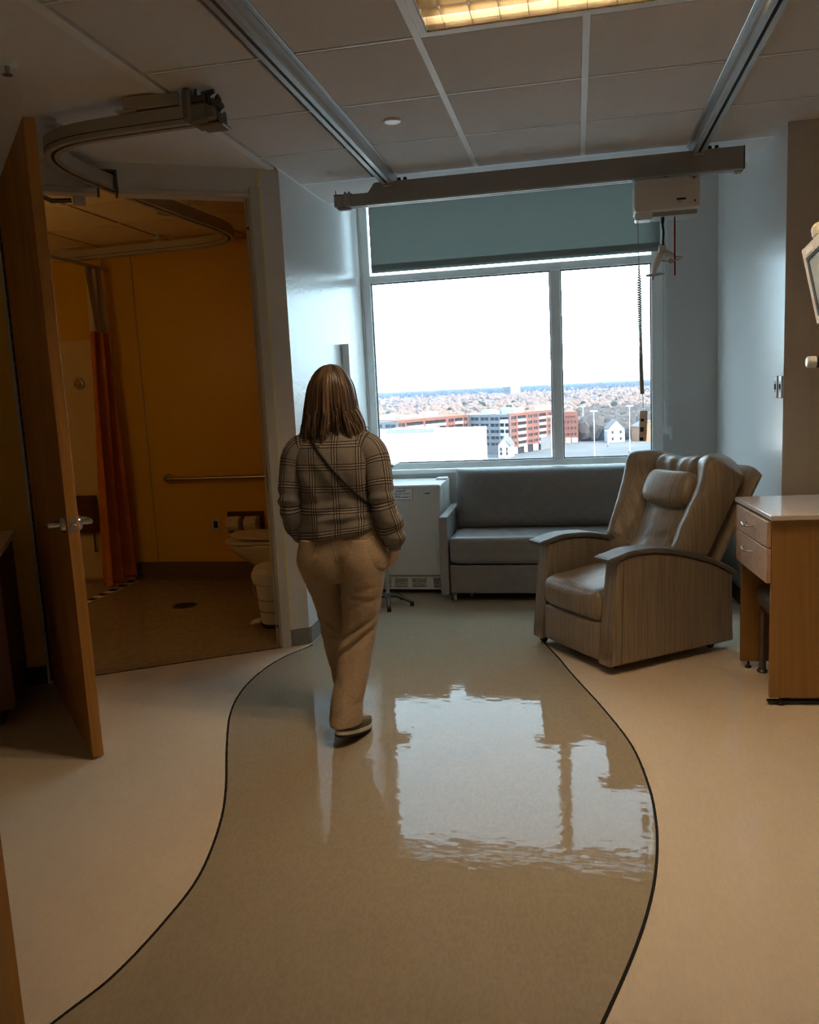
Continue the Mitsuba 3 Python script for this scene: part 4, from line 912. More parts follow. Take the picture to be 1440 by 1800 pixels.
def back_front(s, t):
    a = np.abs(s)
    bol = 0.135 * (lambda q: q * q * (3 - 2 * q))(np.clip((a - 0.36) / 0.60, 0, 1)) * (1 - 0.25 * np.clip(t - 0.4, 0, 1))
    cen = 0.030 * bump(s, 0, 0.36) * (1 - np.clip((t - 0.35) / 0.5, 0, 1))
    roll = 0.05 * bump(t, 0.78, 0.22)
    lum = 0.045 * bump(t, -0.86, 0.2) * (a < 0.56)
    gx_ = 0.47 - 0.06 * np.clip(t - 0.1, 0, 1)
    groove = -0.030 * bump(a, gx_, 0.035) * (1 - 0.4 * np.clip(t - 0.5, 0, 1))
    line = -0.022 * bump(t, -0.70 + 0.12 * (1 - (s / 0.55) ** 2) * -1, 0.03) * (a < 0.58) - 0.022 * bump(t + 0.25 * (a - 0.55), -0.62, 0.025) * (a > 0.5)
    fold = np.where(t > 0.45, 1, 0.25) * 0.007 * np.sin(s * 31 + 5 * t + 3 * np.sin(3 * t + s * 4)) * bump(s, 0.15, 0.45) * (t > 0.2)
    pull = 0.006 * np.sin((t * 16 - a * 20)) * bump(a, 0.55, 0.14) * bump(t, -0.6, 0.35)
    nz_ = (meshkit.fbm(np.stack([s * 3, t * 4, s * 0], -1), 3, 3) - 0.5) * 0.02
    return 0.080 + bol + cen + roll + lum + groove + line + fold + pull + nz_


TILT = math.radians(27)
bu, bf = np.array([-math.sin(TILT), 0, math.cos(TILT)]), np.array([math.cos(TILT), 0, math.sin(TILT)])
TBK = frame((-0.535, -0.352, 0.40), (0, 1, 0), bf, bu) if False else np.column_stack([np.r_[0, -1, 0, 0], np.r_[bf, 0], np.r_[bu, 0], np.r_[-0.575, -0.352, 0.40, 1]])
bm = pad(back_outline, back_front, lambda s, t: 0.05 + 0.02 * (1 - s**2), 72)
put("recliner__back_cushion", at(TR, at(TBK, bm)), "m_recliner", 60)
sm = pad(lambda s, t: (s * (0.325 + 0.045 * (t + 1)), 0.355 + 0.355 * t - 0.05 * np.clip((np.abs(s) - 0.7) / 0.3, 0, 1) ** 2 * np.clip(t, 0, 1) ** 4), lambda s, t: 0.03 + 0 * s, lambda s, t: 0.035 + 0.02 * (1 - s**2), 36)
sm.apply_translation([0, -0.095, 0.0])
put("recliner__back_shell", at(TR, at(TBK, sm)), "m_recliner", 60)
hp = pad(lambda s, t: (s * (0.178 + 0.006 * np.cos(t * 2)) * (1 - 0.10 * np.abs(t) ** 3), 0.104 * t * (1 - 0.18 * np.abs(s) ** 4) + 0.012 * s**2), lambda s, t: 0.055 + 0.02 * (1 - s**2) * (1 - t**2), lambda s, t: 0.045 + 0 * s, 40)
hp.apply_transform(frame((-0.03, 0.118, 0.462), (1, 0, 0), (0, 1, 0), (0, 0, 1)))
put("recliner__head_pillow", at(TR, at(TBK, hp)), "m_recliner", 60, label="small padded head pillow")
say("recliner", "brown striped vinyl recliner chair with grey armrests, turned to the left", "recliner")


# ------------------------------------------------------------------ the woman
PO = np.array([-1.035, 3.45, 0.0])
mat("m_skin", (0.50, 0.31, 0.22), 0.5, 0.4)
mat("m_trousers", speck((0.28, 0.208, 0.140), (0.325, 0.243, 0.167), 120, 120), 0.8, 0.25, bump_fn=lambda p, n, uv: N(p.x * 900, p.y * 900, p.z * 300), bump_h=0.0003)
mat("m_stitch", (0.40, 0.29, 0.18), 0.8, 0.2)
mat("m_shoe", (0.11, 0.095, 0.06), 0.8, 0.2)
mat("m_sole_white", (0.55, 0.52, 0.46), 0.6, 0.3)
mat("m_strap", (0.014, 0.010, 0.010), 0.55, 0.4)


def plaid(p, n, uv):
    """Glen check: groups of dark lines both ways over a fine two-tone weave; uv in metres."""
    def lines(c, pitch):
        q = c - dr.floor(c / pitch) * pitch
        dark, light = mi.Float(0), mi.Float(0)
        for k in range(3):
            dark = dark + SS(0.0026, 0.0012, dr.abs(q - (0.014 + 0.0115 * k)))
        for k in range(2):
            light = light + SS(0.0034, 0.0016, dr.abs(q - (0.0197 + 0.0115 * k)))
        return dark, light
    u, v = uv.x, uv.y
    du, lu = lines(u, 0.104)
    dv, lv = lines(v, 0.094)
    fine = 0.5 + 0.25 * dr.sin(u * 1650) + 0.25 * dr.sin(v * 1650)
    block = N(dr.floor(u / 0.104) * 7.3, dr.floor(v / 0.094) * 3.1)
    c = MIX((0.090, 0.082, 0.078), (0.27, 0.245, 0.222), fine)
    c = c * (0.85 + 0.3 * block)
    c = MIX(c, (0.36, 0.32, 0.27), 0.45 * dr.clip(lu + lv, 0, 1))
    return MIX(c, (0.020, 0.014, 0.012), 0.92 * dr.clip(du + dv, 0, 1))


mat("m_sweater", plaid, 0.9, 0.15, sheen=0.3)


def hair_tone(p, n, uv):
    a = N(uv.x * 90, uv.y * 2.2)
    b = FBM(uv.x * 26 + 9, uv.y * 1.6, 2.0, 3)
    c = MIX((0.045, 0.029, 0.019), (0.165, 0.108, 0.062), SS(0.22, 0.8, 0.55 * a + 0.45 * b))
    return MIX(c, (0.33, 0.24, 0.15), 0.6 * SS(0.70, 0.92, b + 0.15 * a))


mat("m_hair", hair_tone, 0.36, 0.5)


def ringloft(rows, n=64, ripple=None, v0=0.0, flip=False):
    """Rows (x, y, z, rx, ry_front, ry_back[, power]) as cross-sections lying flat, finely interpolated; returns mesh, uv (metres)."""
    R_ = spline([tuple(r) + (2.2,) * (7 - len(r)) for r in rows], 9)
    ang = np.linspace(0, 2 * np.pi, n + 1)
    V, UV = [], []
    v = v0
    for i, (x, y, z, rx, rf, rb, pw) in enumerate(R_):
        c, s = np.cos(ang), np.sin(ang)
        k = (np.abs(c) ** pw + np.abs(s) ** pw) ** (-1 / pw)
        px, py = rx * c * k, np.where(s > 0, rf, rb) * s * k
        q = np.stack([x + px, y + py, np.full(n + 1, z)], 1)
        if ripple is not None:
            q += ripple(ang, z, np.stack([c, s, 0 * c], 1))
        if i:
            v += np.linalg.norm(np.array([x, y, z]) - R_[i - 1][:3])
        V.append(q)
        seg = np.linalg.norm(np.diff(q, axis=0), axis=1)
        back = np.argmin(np.abs(ang - 1.5 * np.pi))
        cum = np.r_[0, np.cumsum(seg)]
        UV.append(np.stack([cum - cum[back], np.full(n + 1, v)], 1))
    return grid(V, UV)


def grid(V, UV):
    k, n1 = len(V), len(V[0])
    i, j = np.meshgrid(np.arange(k - 1), np.arange(n1 - 1), indexing="ij")
    a = (i * n1 + j).ravel()
    q = np.stack([a, a + 1, a + n1 + 1, a + n1], 1)
    f = np.vstack([q[:, :3], q[:, [0, 2, 3]]])
    vv, uu = np.vstack(V), np.vstack(UV)
    for r, o, fl in ((0, 0, True), (k - 1, (k - 1) * n1, False)):
        c = len(vv)
        vv = np.vstack([vv, V[r].mean(0)])
        uu = np.vstack([uu, UV[r].mean(0)])
        jj = np.arange(n1 - 1)
        t = np.stack([jj * 0 + c, o + jj, o + jj + 1], 1)
        f = np.vstack([f, t[:, ::-1] if fl else t])
    return vv, f, uu


def pathloft(pts, n=40, ripple=None):
    """Points (x, y, z, r) of a sleeve; returns mesh and uv."""
    p = spline(pts, 10)
    c, r = p[:, :3], p[:, 3]
    t = np.gradient(c, axis=0)
    t /= np.linalg.norm(t, axis=1, keepdims=True)
    a = np.cross(t[0], [0, 1.0, 0])
    ang = np.linspace(0, 2 * np.pi, n + 1)
    V, UV, v = [], [], 0.0
    for i in range(len(c)):
        a = a - t[i] * (a @ t[i])
        a /= np.linalg.norm(a)
        b = np.cross(t[i], a)
        d = np.cos(ang)[:, None] * a + np.sin(ang)[:, None] * b
        rr = np.full(n + 1, r[i])
        if ripple is not None:
            rr = rr + ripple(ang, v, c[i], d)
        V.append(c[i] + d * rr[:, None])
        if i:
            v += np.linalg.norm(c[i] - c[i - 1])
        UV.append(np.stack([ang * 0.055, np.full(n + 1, v)], 1))
    return grid(V, UV)


def merge(*gs):
    vv, ff, uu, o = [], [], [], 0
    for v, f, u in gs:
        vv.append(v); ff.append(f + o); uu.append(u); o += len(v)
    v, f, u = np.vstack(vv), np.vstack(ff), np.vstack(uu)
    return v, f, u


def wear(key, g, m, smooth=True, **k):
    v, f, u = g
    t = trimesh.Trimesh(v + PO, f, process=False)
    if t.volume < 0:
        t.invert()
    put(key, t, m, smooth, uv=u, **k)


# the body: bones as hulls of spheres, joined and smoothed
def bone(a, b, ra, rb):
    s1 = m3.Manifold.sphere(ra, 20).translate(list(map(float, a)))
    s2 = m3.Manifold.sphere(rb, 20).translate(list(map(float, b)))
    return m3.Manifold.batch_hull([s1, s2])


hipR, kneeR, ankR = (0.082, -0.01, 0.80), (0.082, -0.02, 0.45), (0.062, -0.185, 0.115)
hipL, kneeL, ankL = (-0.085, 0.0, 0.80), (-0.075, 0.11, 0.44), (-0.095, 0.30, 0.075)
shR, elR, wrR = (0.150, 0.0, 1.255), (0.222, -0.055, 1.02), (0.238, 0.045, 0.825)
shL, elL, wrL = (-0.155, 0.0, 1.255), (-0.20, -0.055, 1.03), (-0.185, 0.055, 0.835)
B = [bone((0, 0, 0.86), (0, 0, 1.0), 0.105, 0.095), bone((0, 0, 1.0), (0, 0.005, 1.18), 0.095, 0.10), bone((-0.08, 0, 1.2), (0.08, 0, 1.2), 0.075, 0.075), bone((-0.07, 0, 0.84), (0.07, 0, 0.84), 0.095, 0.095),
     bone((0, 0.0, 1.24), shR, 0.06, 0.045), bone((0, 0, 1.24), shL, 0.06, 0.045), bone((0, 0.0, 1.25), (0.005, 0.02, 1.42), 0.05, 0.048),
     bone(hipR, kneeR, 0.075, 0.052), bone(kneeR, ankR, 0.050, 0.034), bone(hipL, kneeL, 0.075, 0.052), bone(kneeL, ankL, 0.050, 0.034),
     bone(shR, elR, 0.042, 0.034), bone(elR, wrR, 0.034, 0.025), bone(shL, elL, 0.042, 0.034), bone(elL, wrL, 0.034, 0.025),
     bone(ankR, (0.085, -0.06, 0.04), 0.03, 0.022), bone(ankL, (-0.10, 0.42, 0.045), 0.03, 0.022)]
HC = np.array([-0.008, 0.045, 1.480])
B += [bone(HC + [0, -0.015, 0.03], HC + [0, 0.01, 0.02], 0.082, 0.078), bone(HC + [0, 0.01, 0.0], HC + [0, 0.035, -0.062], 0.070, 0.042), bone(HC + [0, 0.085, 0.01], HC + [0, 0.104, -0.022], 0.010, 0.013),
      bone(HC + [-0.018, 0.074, -0.052], HC + [0.018, 0.074, -0.052], 0.010, 0.010), bone(HC + [-0.035, 0.068, 0.028], HC + [0.035, 0.068, 0.028], 0.016, 0.016),
      bone(HC + [-0.077, 0.0, 0.012], HC + [-0.080, -0.006, -0.02], 0.014, 0.009), bone(HC + [0.077, 0.0, 0.012], HC + [0.080, -0.006, -0.02], 0.014, 0.009)]
# hands: palm and five fingers, slipped into the front pockets
for wr, sg in ((np.array(wrR), 1), (np.array(wrL), -1)):
    down = np.array([-0.22 * sg, 0.42, -0.88]); down /= np.linalg.norm(down)
    across = np.array([0.30 * sg, 0.88, 0.36]); across -= down * (across @ down); across /= np.linalg.norm(across)
    inn = np.cross(down, across) * sg
    B.append(m3.Manifold.batch_hull([m3.Manifold.sphere(0.0125, 16).translate(list(map(float, wr + down * a + across * b))) for a, b in ((0.01, -0.018), (0.01, 0.018), (0.085, -0.032), (0.09, 0.032))]))
    for k, (b, L) in enumerate(((0.032, 0.062), (0.011, 0.070), (-0.011, 0.065), (-0.032, 0.050))):
        p0 = wr + down * 0.085 + across * b
        p1 = p0 + down * L * 0.5 + across * b * 0.12
        p2 = p1 + down * L * 0.5 - inn * 0.012
        B += [bone(p0, p1, 0.0088, 0.0082), bone(p1, p2, 0.0082, 0.0070)]
    t0 = wr + down * 0.03 + across * 0.024
    t1 = t0 + across * 0.034 + down * 0.024
    B += [bone(t0, t1, 0.0115, 0.0095), bone(t1, t1 + down * 0.032 + across * 0.006, 0.0092, 0.0078)]
body = m3.Manifold.batch_boolean(B, m3.OpType.Add).refine_to_length(0.011)
body = tm(body)
body.merge_vertices()
trimesh.smoothing.filter_taubin(body, 0.5, 0.53, 6)
body.apply_translation(PO)
put("person__body", body, "m_skin", True)
put("person__eye", J(*[trimesh.creation.icosphere(2, 0.0115).apply_translation(PO + HC + [sx, 0.072, 0.008]) for sx in (-0.031, 0.031)]), "m_porcelain", True, kind="stuff")

# trousers: seat and two legs
def leg_ripple(side):
    """Creases: slanting folds behind the knee, drag lines below the seat, soft breaks above the hem."""
    folds = ((0.455, 0.05, 0.011, -0.015), (0.425, 0.075, 0.012, 0.010), (0.395, 0.06, 0.010, -0.014), (0.365, 0.03, 0.016, 0.006), (0.60, -0.025, 0.008, -0.005), (0.635, 0.02, 0.007, -0.004), (0.565, 0.035, 0.009, -0.005), (0.21, -0.05, 0.022, -0.005), (0.14, 0.03, 0.018, -0.006))

    def f(ang, z, d):
        k = 0 * ang
        back = 0.35 + 0.65 * np.clip(-np.sin(ang), 0, 1)
        for zc, tilt, w, h in folds:
            k = k + h * (1.0 if side > 0 else 0.55) * bump(z, zc + tilt * np.cos(ang) * side, w) * back
        k = k + 0.007 * (meshkit.fbm(np.stack([np.cos(ang) * 1.5, np.sin(ang) * 1.5, ang * 0 + z * 5], -1), 3, 5 + side) - 0.5) * 2
        k = k + 0.004 * np.cos(ang * 4 + 1.0) * np.clip((0.3 - z) / 0.2, 0, 1)
        return d * k[:, None]
    return f


legR = ringloft([(0.098, 0.0, 0.86, 0.080, 0.095, 0.105), (0.104, -0.005, 0.76, 0.098, 0.10, 0.125), (0.098, -0.005, 0.68, 0.098, 0.10, 0.115), (0.086, -0.005, 0.58, 0.092, 0.095, 0.10), (0.076, -0.012, 0.47, 0.078, 0.085, 0.085), (0.064, -0.045, 0.38, 0.073, 0.082, 0.080),
                 (0.052, -0.10, 0.27, 0.070, 0.080, 0.080), (0.040, -0.160, 0.17, 0.069, 0.082, 0.090), (0.036, -0.190, 0.105, 0.070, 0.088, 0.098), (0.036, -0.196, 0.088, 0.069, 0.088, 0.098)], ripple=leg_ripple(1))
legL = ringloft([(-0.090, 0.0, 0.86, 0.080, 0.095, 0.105), (-0.096, 0.005, 0.76, 0.098, 0.10, 0.12), (-0.088, 0.02, 0.68, 0.092, 0.10, 0.11), (-0.076, 0.05, 0.58, 0.080, 0.095, 0.095), (-0.072, 0.09, 0.47, 0.074, 0.085, 0.085), (-0.076, 0.13, 0.38, 0.072, 0.08, 0.08),
                 (-0.082, 0.185, 0.27, 0.070, 0.080, 0.080), (-0.088, 0.25, 0.16, 0.068, 0.082, 0.085), (-0.090, 0.29, 0.07, 0.066, 0.085, 0.085), (-0.090, 0.30, 0.035, 0.064, 0.084, 0.084)], ripple=leg_ripple(-1))


def seat_ripple(ang, z, d):
    cleft = -0.016 * bump(ang, 1.5 * np.pi, 0.16) * bump(z, 0.73, 0.09)
    cheek = 0.020 * (bump(ang, 1.5 * np.pi - 0.62, 0.5) + bump(ang, 1.5 * np.pi + 0.62, 0.5)) * bump(z, 0.775, 0.085)
    pull = 0.0035 * np.sin(z * 110 + ang * 6) * bump(ang, 1.5 * np.pi + 0.75, 0.5) * bump(z, 0.70, 0.05)
    return d * (cleft + cheek + pull)[:, None]


seat_ = ringloft([(0.010, 0.0, 0.66, 0.10, 0.07, 0.075, 2.2), (0.012, 0.0, 0.69, 0.165, 0.09, 0.095, 2.6), (0.014, 0.0, 0.73, 0.196, 0.108, 0.105, 2.6), (0.014, 0.0, 0.78, 0.198, 0.112, 0.108, 2.5), (0.010, 0.0, 0.84, 0.188, 0.11, 0.105, 2.4), (0.006, 0.0, 0.90, 0.170, 0.11, 0.10, 2.3), (0.004, 0.0, 0.95, 0.155, 0.108, 0.095, 2.2)], n=96, ripple=seat_ripple)
wear("person__trousers", merge(legR, legL, seat_), "m_trousers", label="tan corduroy trousers")


def on_seat(u, z, out=0.0012):
    """A point on the back of the seat at angle 270 degrees + u (radians) and height z."""
    ang = np.array([1.5 * np.pi + u])
    R_ = spline([(0.010, 0.66, 0.10, 0.075, 2.2), (0.012, 0.69, 0.165, 0.095, 2.6), (0.014, 0.73, 0.196, 0.105, 2.6), (0.014, 0.78, 0.198, 0.108, 2.5), (0.010, 0.84, 0.188, 0.105, 2.4), (0.006, 0.90, 0.170, 0.10, 2.3), (0.004, 0.95, 0.155, 0.095, 2.2)], 30)
    i = int(np.argmin(np.abs(R_[:, 1] - z)))
    x, _, rx, rb, pw = R_[i]
    c, s = np.cos(ang), np.sin(ang)
    k = (np.abs(c) ** pw + np.abs(s) ** pw) ** (-1 / pw)
    d = np.stack([c, s, 0 * c], 1)
    q = np.stack([x + rx * c * k, rb * s * k, 0 * c + z], 1) + seat_ripple(ang, z, d) + d * out
    return q[0]


def stitch(uv_, r=0.0014):
    return tube(np.array([on_seat(u, z) for u, z in uv_]) + PO, r, 6)


def line_uv(pts, n=14):
    p = np.array(pts, float)
    out = [p[i] + (p[i + 1] - p[i]) * t for i in range(len(p) - 1) for t in np.linspace(0, 1, n, endpoint=False)]
    return out + [p[-1]]


put("person__trousers__pocket", stitch(line_uv([(0.30, 0.862), (1.00, 0.868), (0.98, 0.775), (0.66, 0.750), (0.36, 0.775), (0.30, 0.862)]), 0.0016), "m_stitch", label="stitched back pocket")
put("person__trousers__pocket_001", stitch(line_uv([(-0.30, 0.862), (-1.0, 0.862), (-0.98, 0.775), (-0.66, 0.750), (-0.36, 0.775), (-0.30, 0.862)]), 0.0016), "m_stitch", label="stitched back pocket")
put("person__trousers__seam", J(stitch(line_uv([(-0.05, 0.94), (-0.04, 0.86), (0.0, 0.76), (0.02, 0.70)])), stitch(line_uv([(-1.2, 0.902), (-0.05, 0.898), (0.3, 0.90), (1.2, 0.905)]))), "m_stitch")

# shoes
def shoe(heel, yaw, pitch, key):
    def out(sx, sy, z):
        t = np.linspace(0, 2 * np.pi, 40, endpoint=False)
        x = sx * np.sin(t) * (1 + 0.10 * np.cos(t))
        return np.stack([x, 0.118 + sy * -np.cos(t), 0 * t + z], 1)
    sole = loft([out(0.040, 0.122, 0.0), out(0.046, 0.130, 0.006), out(0.046, 0.131, 0.012)])
    mid = loft([out(0.046, 0.131, 0.012), out(0.047, 0.132, 0.018), out(0.046, 0.130, 0.028)])
    up = [out(0.043, 0.126, 0.026), out(0.044, 0.126, 0.04), out(0.042, 0.12, 0.055), ]
    for z, sx, sy, cy in ((0.062, 0.039, 0.095, 0.098), (0.070, 0.036, 0.072, 0.080), (0.076, 0.033, 0.058, 0.070)):
        q = out(sx, sy, z)
        q[:, 1] += cy - 0.118
        up.append(q)
    upper = loft(up)
    M = trimesh.transformations.translation_matrix(np.array(heel) + PO) @ trimesh.transformations.rotation_matrix(math.radians(yaw), (0, 0, 1)) @ trimesh.transformations.rotation_matrix(math.radians(pitch), (1, 0, 0))
    put(key, at(M, upper), "m_shoe", 50, label="olive grey slip-on shoe")
    put(key + "__sole", at(M, sole), "m_black", 40, label="dark sole")
    put(key + "__midsole", at(M, mid), "m_sole_white", 40, label="pale midsole")


shoe((0.030, -0.285, 0.050), -18, -12, "person__shoe")
shoe((-0.088, 0.225, 0.003), 8, 0, "person__shoe_001")

# the sweater
def knit(ang, z, d):
    hem = bump(z, 0.89, 0.05) * 0.006 * np.sin(ang * 7 + 2) + 0.006 * bump(z, 0.965, 0.02) * (1 + 0.4 * np.sin(ang * 3)) - 0.005 * bump(z, 0.935, 0.012)
    fold = 0.006 * np.sin(z * 95 + 1.5 * np.sin(ang * 2)) * bump(z, 0.98, 0.07) * (0.6 + 0.4 * np.sin(ang * 3 + 1))
    under = 0.006 * np.sin(ang * 9 + z * 25) * bump(z, 1.12, 0.08)
    nz_ = 0.008 * (meshkit.fbm(np.stack([np.cos(ang) * 1.6, np.sin(ang) * 1.6, ang * 0 + z * 9], -1), 3, 11) - 0.5)
    q = d * (hem + fold + under + nz_)[:, None]
    q[:, 2] += 0.030 * d[:, 0] * np.clip((1.0 - z) / 0.14, 0, 1)           # the hem hangs lower on her left
    return q


torso = ringloft([(0.002, 0.0, 0.868, 0.176, 0.118, 0.118, 2.4), (0.004, 0.0, 0.885, 0.186, 0.125, 0.124, 2.4), (0.006, 0.0, 0.93, 0.182, 0.128, 0.122, 2.4), (0.004, -0.002, 0.99, 0.168, 0.125, 0.112, 2.4), (0.004, -0.006, 1.06, 0.165, 0.125, 0.108, 2.4),
                  (0.006, -0.008, 1.13, 0.174, 0.135, 0.112, 2.4), (0.006, -0.006, 1.19, 0.182, 0.130, 0.110, 2.4), (0.004, -0.002, 1.24, 0.178, 0.108, 0.102, 2.3), (0.002, 0.002, 1.272, 0.160, 0.088, 0.088, 2.2), (0.002, 0.006, 1.296, 0.125, 0.072, 0.076, 2.1), (0.002, 0.010, 1.318, 0.085, 0.062, 0.068, 2.0), (0.002, 0.014, 1.34, 0.064, 0.056, 0.060, 2.0), (0.002, 0.016, 1.352, 0.058, 0.052, 0.056, 2.0)], n=120, ripple=knit)


def sleeve_fold(ang, v, c, d):
    return 0.006 * np.sin(v * 120 + 1.3 * np.sin(ang)) * bump(v, 0.27, 0.05) + 0.007 * np.sin(v * 70 + ang * 2) * bump(v, 0.42, 0.07) + 0.007 * (meshkit.fbm(np.stack([d[:, 0] * 1.5, d[:, 1] * 1.5, d[:, 2] * 0 + v * 10], -1), 3, 21) - 0.5)


slR = pathloft([(0.105, 0.0, 1.255, 0.055), (0.150, -0.002, 1.245, 0.066), (0.182, -0.012, 1.20, 0.066), (0.200, -0.03, 1.12, 0.059), (0.212, -0.045, 1.03, 0.055), (0.226, -0.035, 0.95, 0.058), (0.236, -0.005, 0.885, 0.060), (0.240, 0.018, 0.838, 0.052), (0.239, 0.030, 0.812, 0.036), (0.238, 0.035, 0.800, 0.031)], ripple=sleeve_fold)
slL = pathloft([(-0.105, 0.0, 1.258, 0.055), (-0.148, -0.002, 1.248, 0.064), (-0.176, -0.012, 1.205, 0.064), (-0.188, -0.03, 1.13, 0.058), (-0.194, -0.045, 1.04, 0.055), (-0.194, -0.035, 0.97, 0.056), (-0.186, 0.0, 0.905, 0.054), (-0.178, 0.028, 0.862, 0.044), (-0.176, 0.040, 0.845, 0.034)], ripple=sleeve_fold)
wear("person__sweater", merge(torso, slR, slL), "m_sweater", label="brown and black plaid sweater")


def on_back(x, z, out=0.004):
    R_ = spline([(0.002, 0.868, 0.176, 0.118, 2.4), (0.004, 0.885, 0.186, 0.124, 2.4), (0.006, 0.93, 0.182, 0.122, 2.4), (0.004, 0.99, 0.168, 0.112, 2.4), (0.004, 1.06, 0.165, 0.114, 2.4), (0.006, 1.13, 0.174, 0.120, 2.4), (0.006, 1.19, 0.182, 0.116, 2.4), (0.004, 1.24, 0.178, 0.104, 2.3), (0.002, 1.272, 0.160, 0.086, 2.2), (0.002, 1.296, 0.125, 0.070, 2.1), (0.002, 1.318, 0.085, 0.058, 2.0)], 20)
    i = int(np.argmin(np.abs(R_[:, 1] - z)))
    x0, _, rx, rb, pw = R_[i]
    a = min(abs((x - x0) / rx), 0.97)
    return np.array([x, -rb * (1 - a**pw) ** (1 / pw) - out, z]) + PO


bp_ = [on_back(-0.085 + 0.235 * t, 1.300 - 0.285 * t) for t in np.linspace(0, 1, 22)]
bp_ = [np.array([-0.085, 0.05, 1.325]) + PO, np.array([-0.09, 0.0, 1.330]) + PO] + bp_ + [np.array([0.178, -0.03, 0.985]) + PO, np.array([0.19, 0.05, 0.96]) + PO]
put("person__bag_strap", tube(spline(bp_, 3), 0.0062, 8), "m_strap", True, label="thin dark strap across the back")

# hair: a shell with strands, open at the face
n_a, n_r = 220, 60
ang = np.linspace(0, 2 * np.pi, n_a + 1)
tt_ = np.linspace(0, 1, n_r)
front = np.clip((np.cos(ang - np.pi / 2) - 0.35) / 0.3, 0, 1)             # 1 towards the face
lock = meshkit.noise(np.stack([np.cos(ang) * 7, np.sin(ang) * 7, ang * 0], -1), 3)
lock2 = meshkit.noise(np.stack([np.cos(ang) * 22, np.sin(ang) * 22, ang * 0], -1), 4)
V, UV = [], []
zt = 1.610
for t in tt_:
    drop = 0.305 + 0.070 * (lock - 0.5) + 0.035 * (lock2 - 0.5) - 0.02 * np.cos(ang) * 0.5
    z = zt - drop * t
    hz = np.clip((zt - z) / 0.12, 0, 1)
    dome = np.sqrt(np.clip(1 - (1 - hz) ** 2, 0, 1))
    w = 0.098 * dome + 0.020 * SS_(t) if False else 0.098 * dome + 0.026 * np.clip((t - 0.2) / 0.55, 0, 1)
    dpt = 0.112 * dome + 0.004 * np.clip((t - 0.2) / 0.5, 0, 1) - 0.018 * np.clip((t - 0.6) / 0.3, 0, 1)
    flick = 0.022 * np.clip((t - 0.72) / 0.28, 0, 1) ** 1.5 * np.clip(np.cos(ang), 0, 1) + 0.010 * np.clip((t - 0.8) / 0.2, 0, 1) * np.clip(-np.cos(ang), 0, 1)
    strand = (0.014 * (lock - 0.5) + 0.010 * (lock2 - 0.5)) * np.clip(t * 2.0, 0, 1) * (0.5 + t)
    part = -0.004 * bump(ang, np.pi / 2, 0.1)
    x = np.cos(ang) * (w + flick + strand) * (1 - 0.40 * front * (t > 0.25) * np.clip((t - 0.2) * 4, 0, 1))
    y = np.where(np.sin(ang) > 0, 0.100 * dome, dpt) * np.sin(ang) + strand * np.sin(ang)
    y = y * (1 - 0.75 * front * np.clip((t - 0.22) * 8, 0, 1))
    x = x - 0.012 * np.clip((t - 0.75) / 0.25, 0, 1) * np.sin(ang * 3)
    V.append(np.stack([-0.004 - 0.014 * t + x, 0.035 + y, z], 1))
    UV.append(np.stack([ang / (2 * np.pi), np.full(n_a + 1, t)], 1))
hv, hf, hu = grid(V, UV)
# loose ends along the lower edge
rng = np.random.default_rng(12)
ends = []
for i in range(190):
    a = rng.uniform(np.pi * 0.93, np.pi * 2.1) if i < 150 else rng.uniform(-0.35, 0.25)
    j = int((a % (2 * np.pi)) / (2 * np.pi) * n_a)
    r0 = int(rng.uniform(0.62, 0.9) * n_r)
    p0, p1 = V[r0][j], V[-1][j]
    o = np.array([math.cos(a), math.sin(a), 0])
    tip = p1 + o * rng.uniform(-0.004, 0.030) + np.array([rng.normal(0, 0.014), rng.normal(0, 0.006), -rng.uniform(0.0, 0.052)])
    mid = (p0 + p1) / 2 + o * rng.uniform(0.002, 0.010)
    q = spline([p0 - o * 0.003, mid, p1 + o * 0.004, tip], 5)
    m = tube(q, np.linspace(0.0060, 0.0009, len(q)), 6)
    ends.append((np.array(m.vertices), np.array(m.faces), np.stack([np.full(len(m.vertices), rng.uniform()), np.full(len(m.vertices), 0.8)], 1)))
wear("person__hair", merge((hv, hf, hu), *ends), "m_hair", label="shoulder length brown hair with golden streaks")
say("person", "person walking to the window in a plaid sweater and tan trousers, seen from behind", "person")


# ------------------------------------------------------------------ the town below the window
GZ = -30.5
mat("m_ground", lambda p, n, uv: MIX(MIX((0.12, 0.125, 0.135), (0.17, 0.172, 0.18), FBM(p.x * 0.05, p.y * 0.05)), MIX((0.13, 0.10, 0.085), (0.20, 0.155, 0.13), FBM(p.x * 0.004, p.y * 0.004)), SS(455, 470, p.y)), 0.9, 0.0)
scene["m_ground"] = {"type": "diffuse", "reflectance": scene["m_ground"]["bsdf"]["base_color"]}
mat("m_brick", (0.19, 0.085, 0.068), 0.9, 0.1)
mat("m_garage_dark", (0.03, 0.03, 0.034), 0.9, 0.1)
mat("m_concrete", (0.42, 0.41, 0.40), 0.9, 0.1)
mat("m_grey_cladding", (0.15, 0.155, 0.17), 0.8, 0.2)
mat("m_white_roof", (0.80, 0.80, 0.78), 0.9, 0.1)
mat("m_pane_dark", (0.025, 0.027, 0.032), 0.25, 0.5)
mat("m_pole", (0.70, 0.72, 0.72), 0.5, 0.4)
mat("m_house_wall", (0.36, 0.36, 0.37), 0.9, 0.1)
mat("m_house_roof", (0.13, 0.125, 0.13), 0.9, 0.1)
mat("m_orange_wall", (0.30, 0.165, 0.10), 0.9, 0.1)
mat("m_bare_tree", (0.185, 0.135, 0.115), 1.0, 0.05)
mat("m_grey_tree", (0.085, 0.075, 0.072), 1.0, 0.05)
mat("m_dark_tree", (0.035, 0.04, 0.03), 1.0, 0.05)
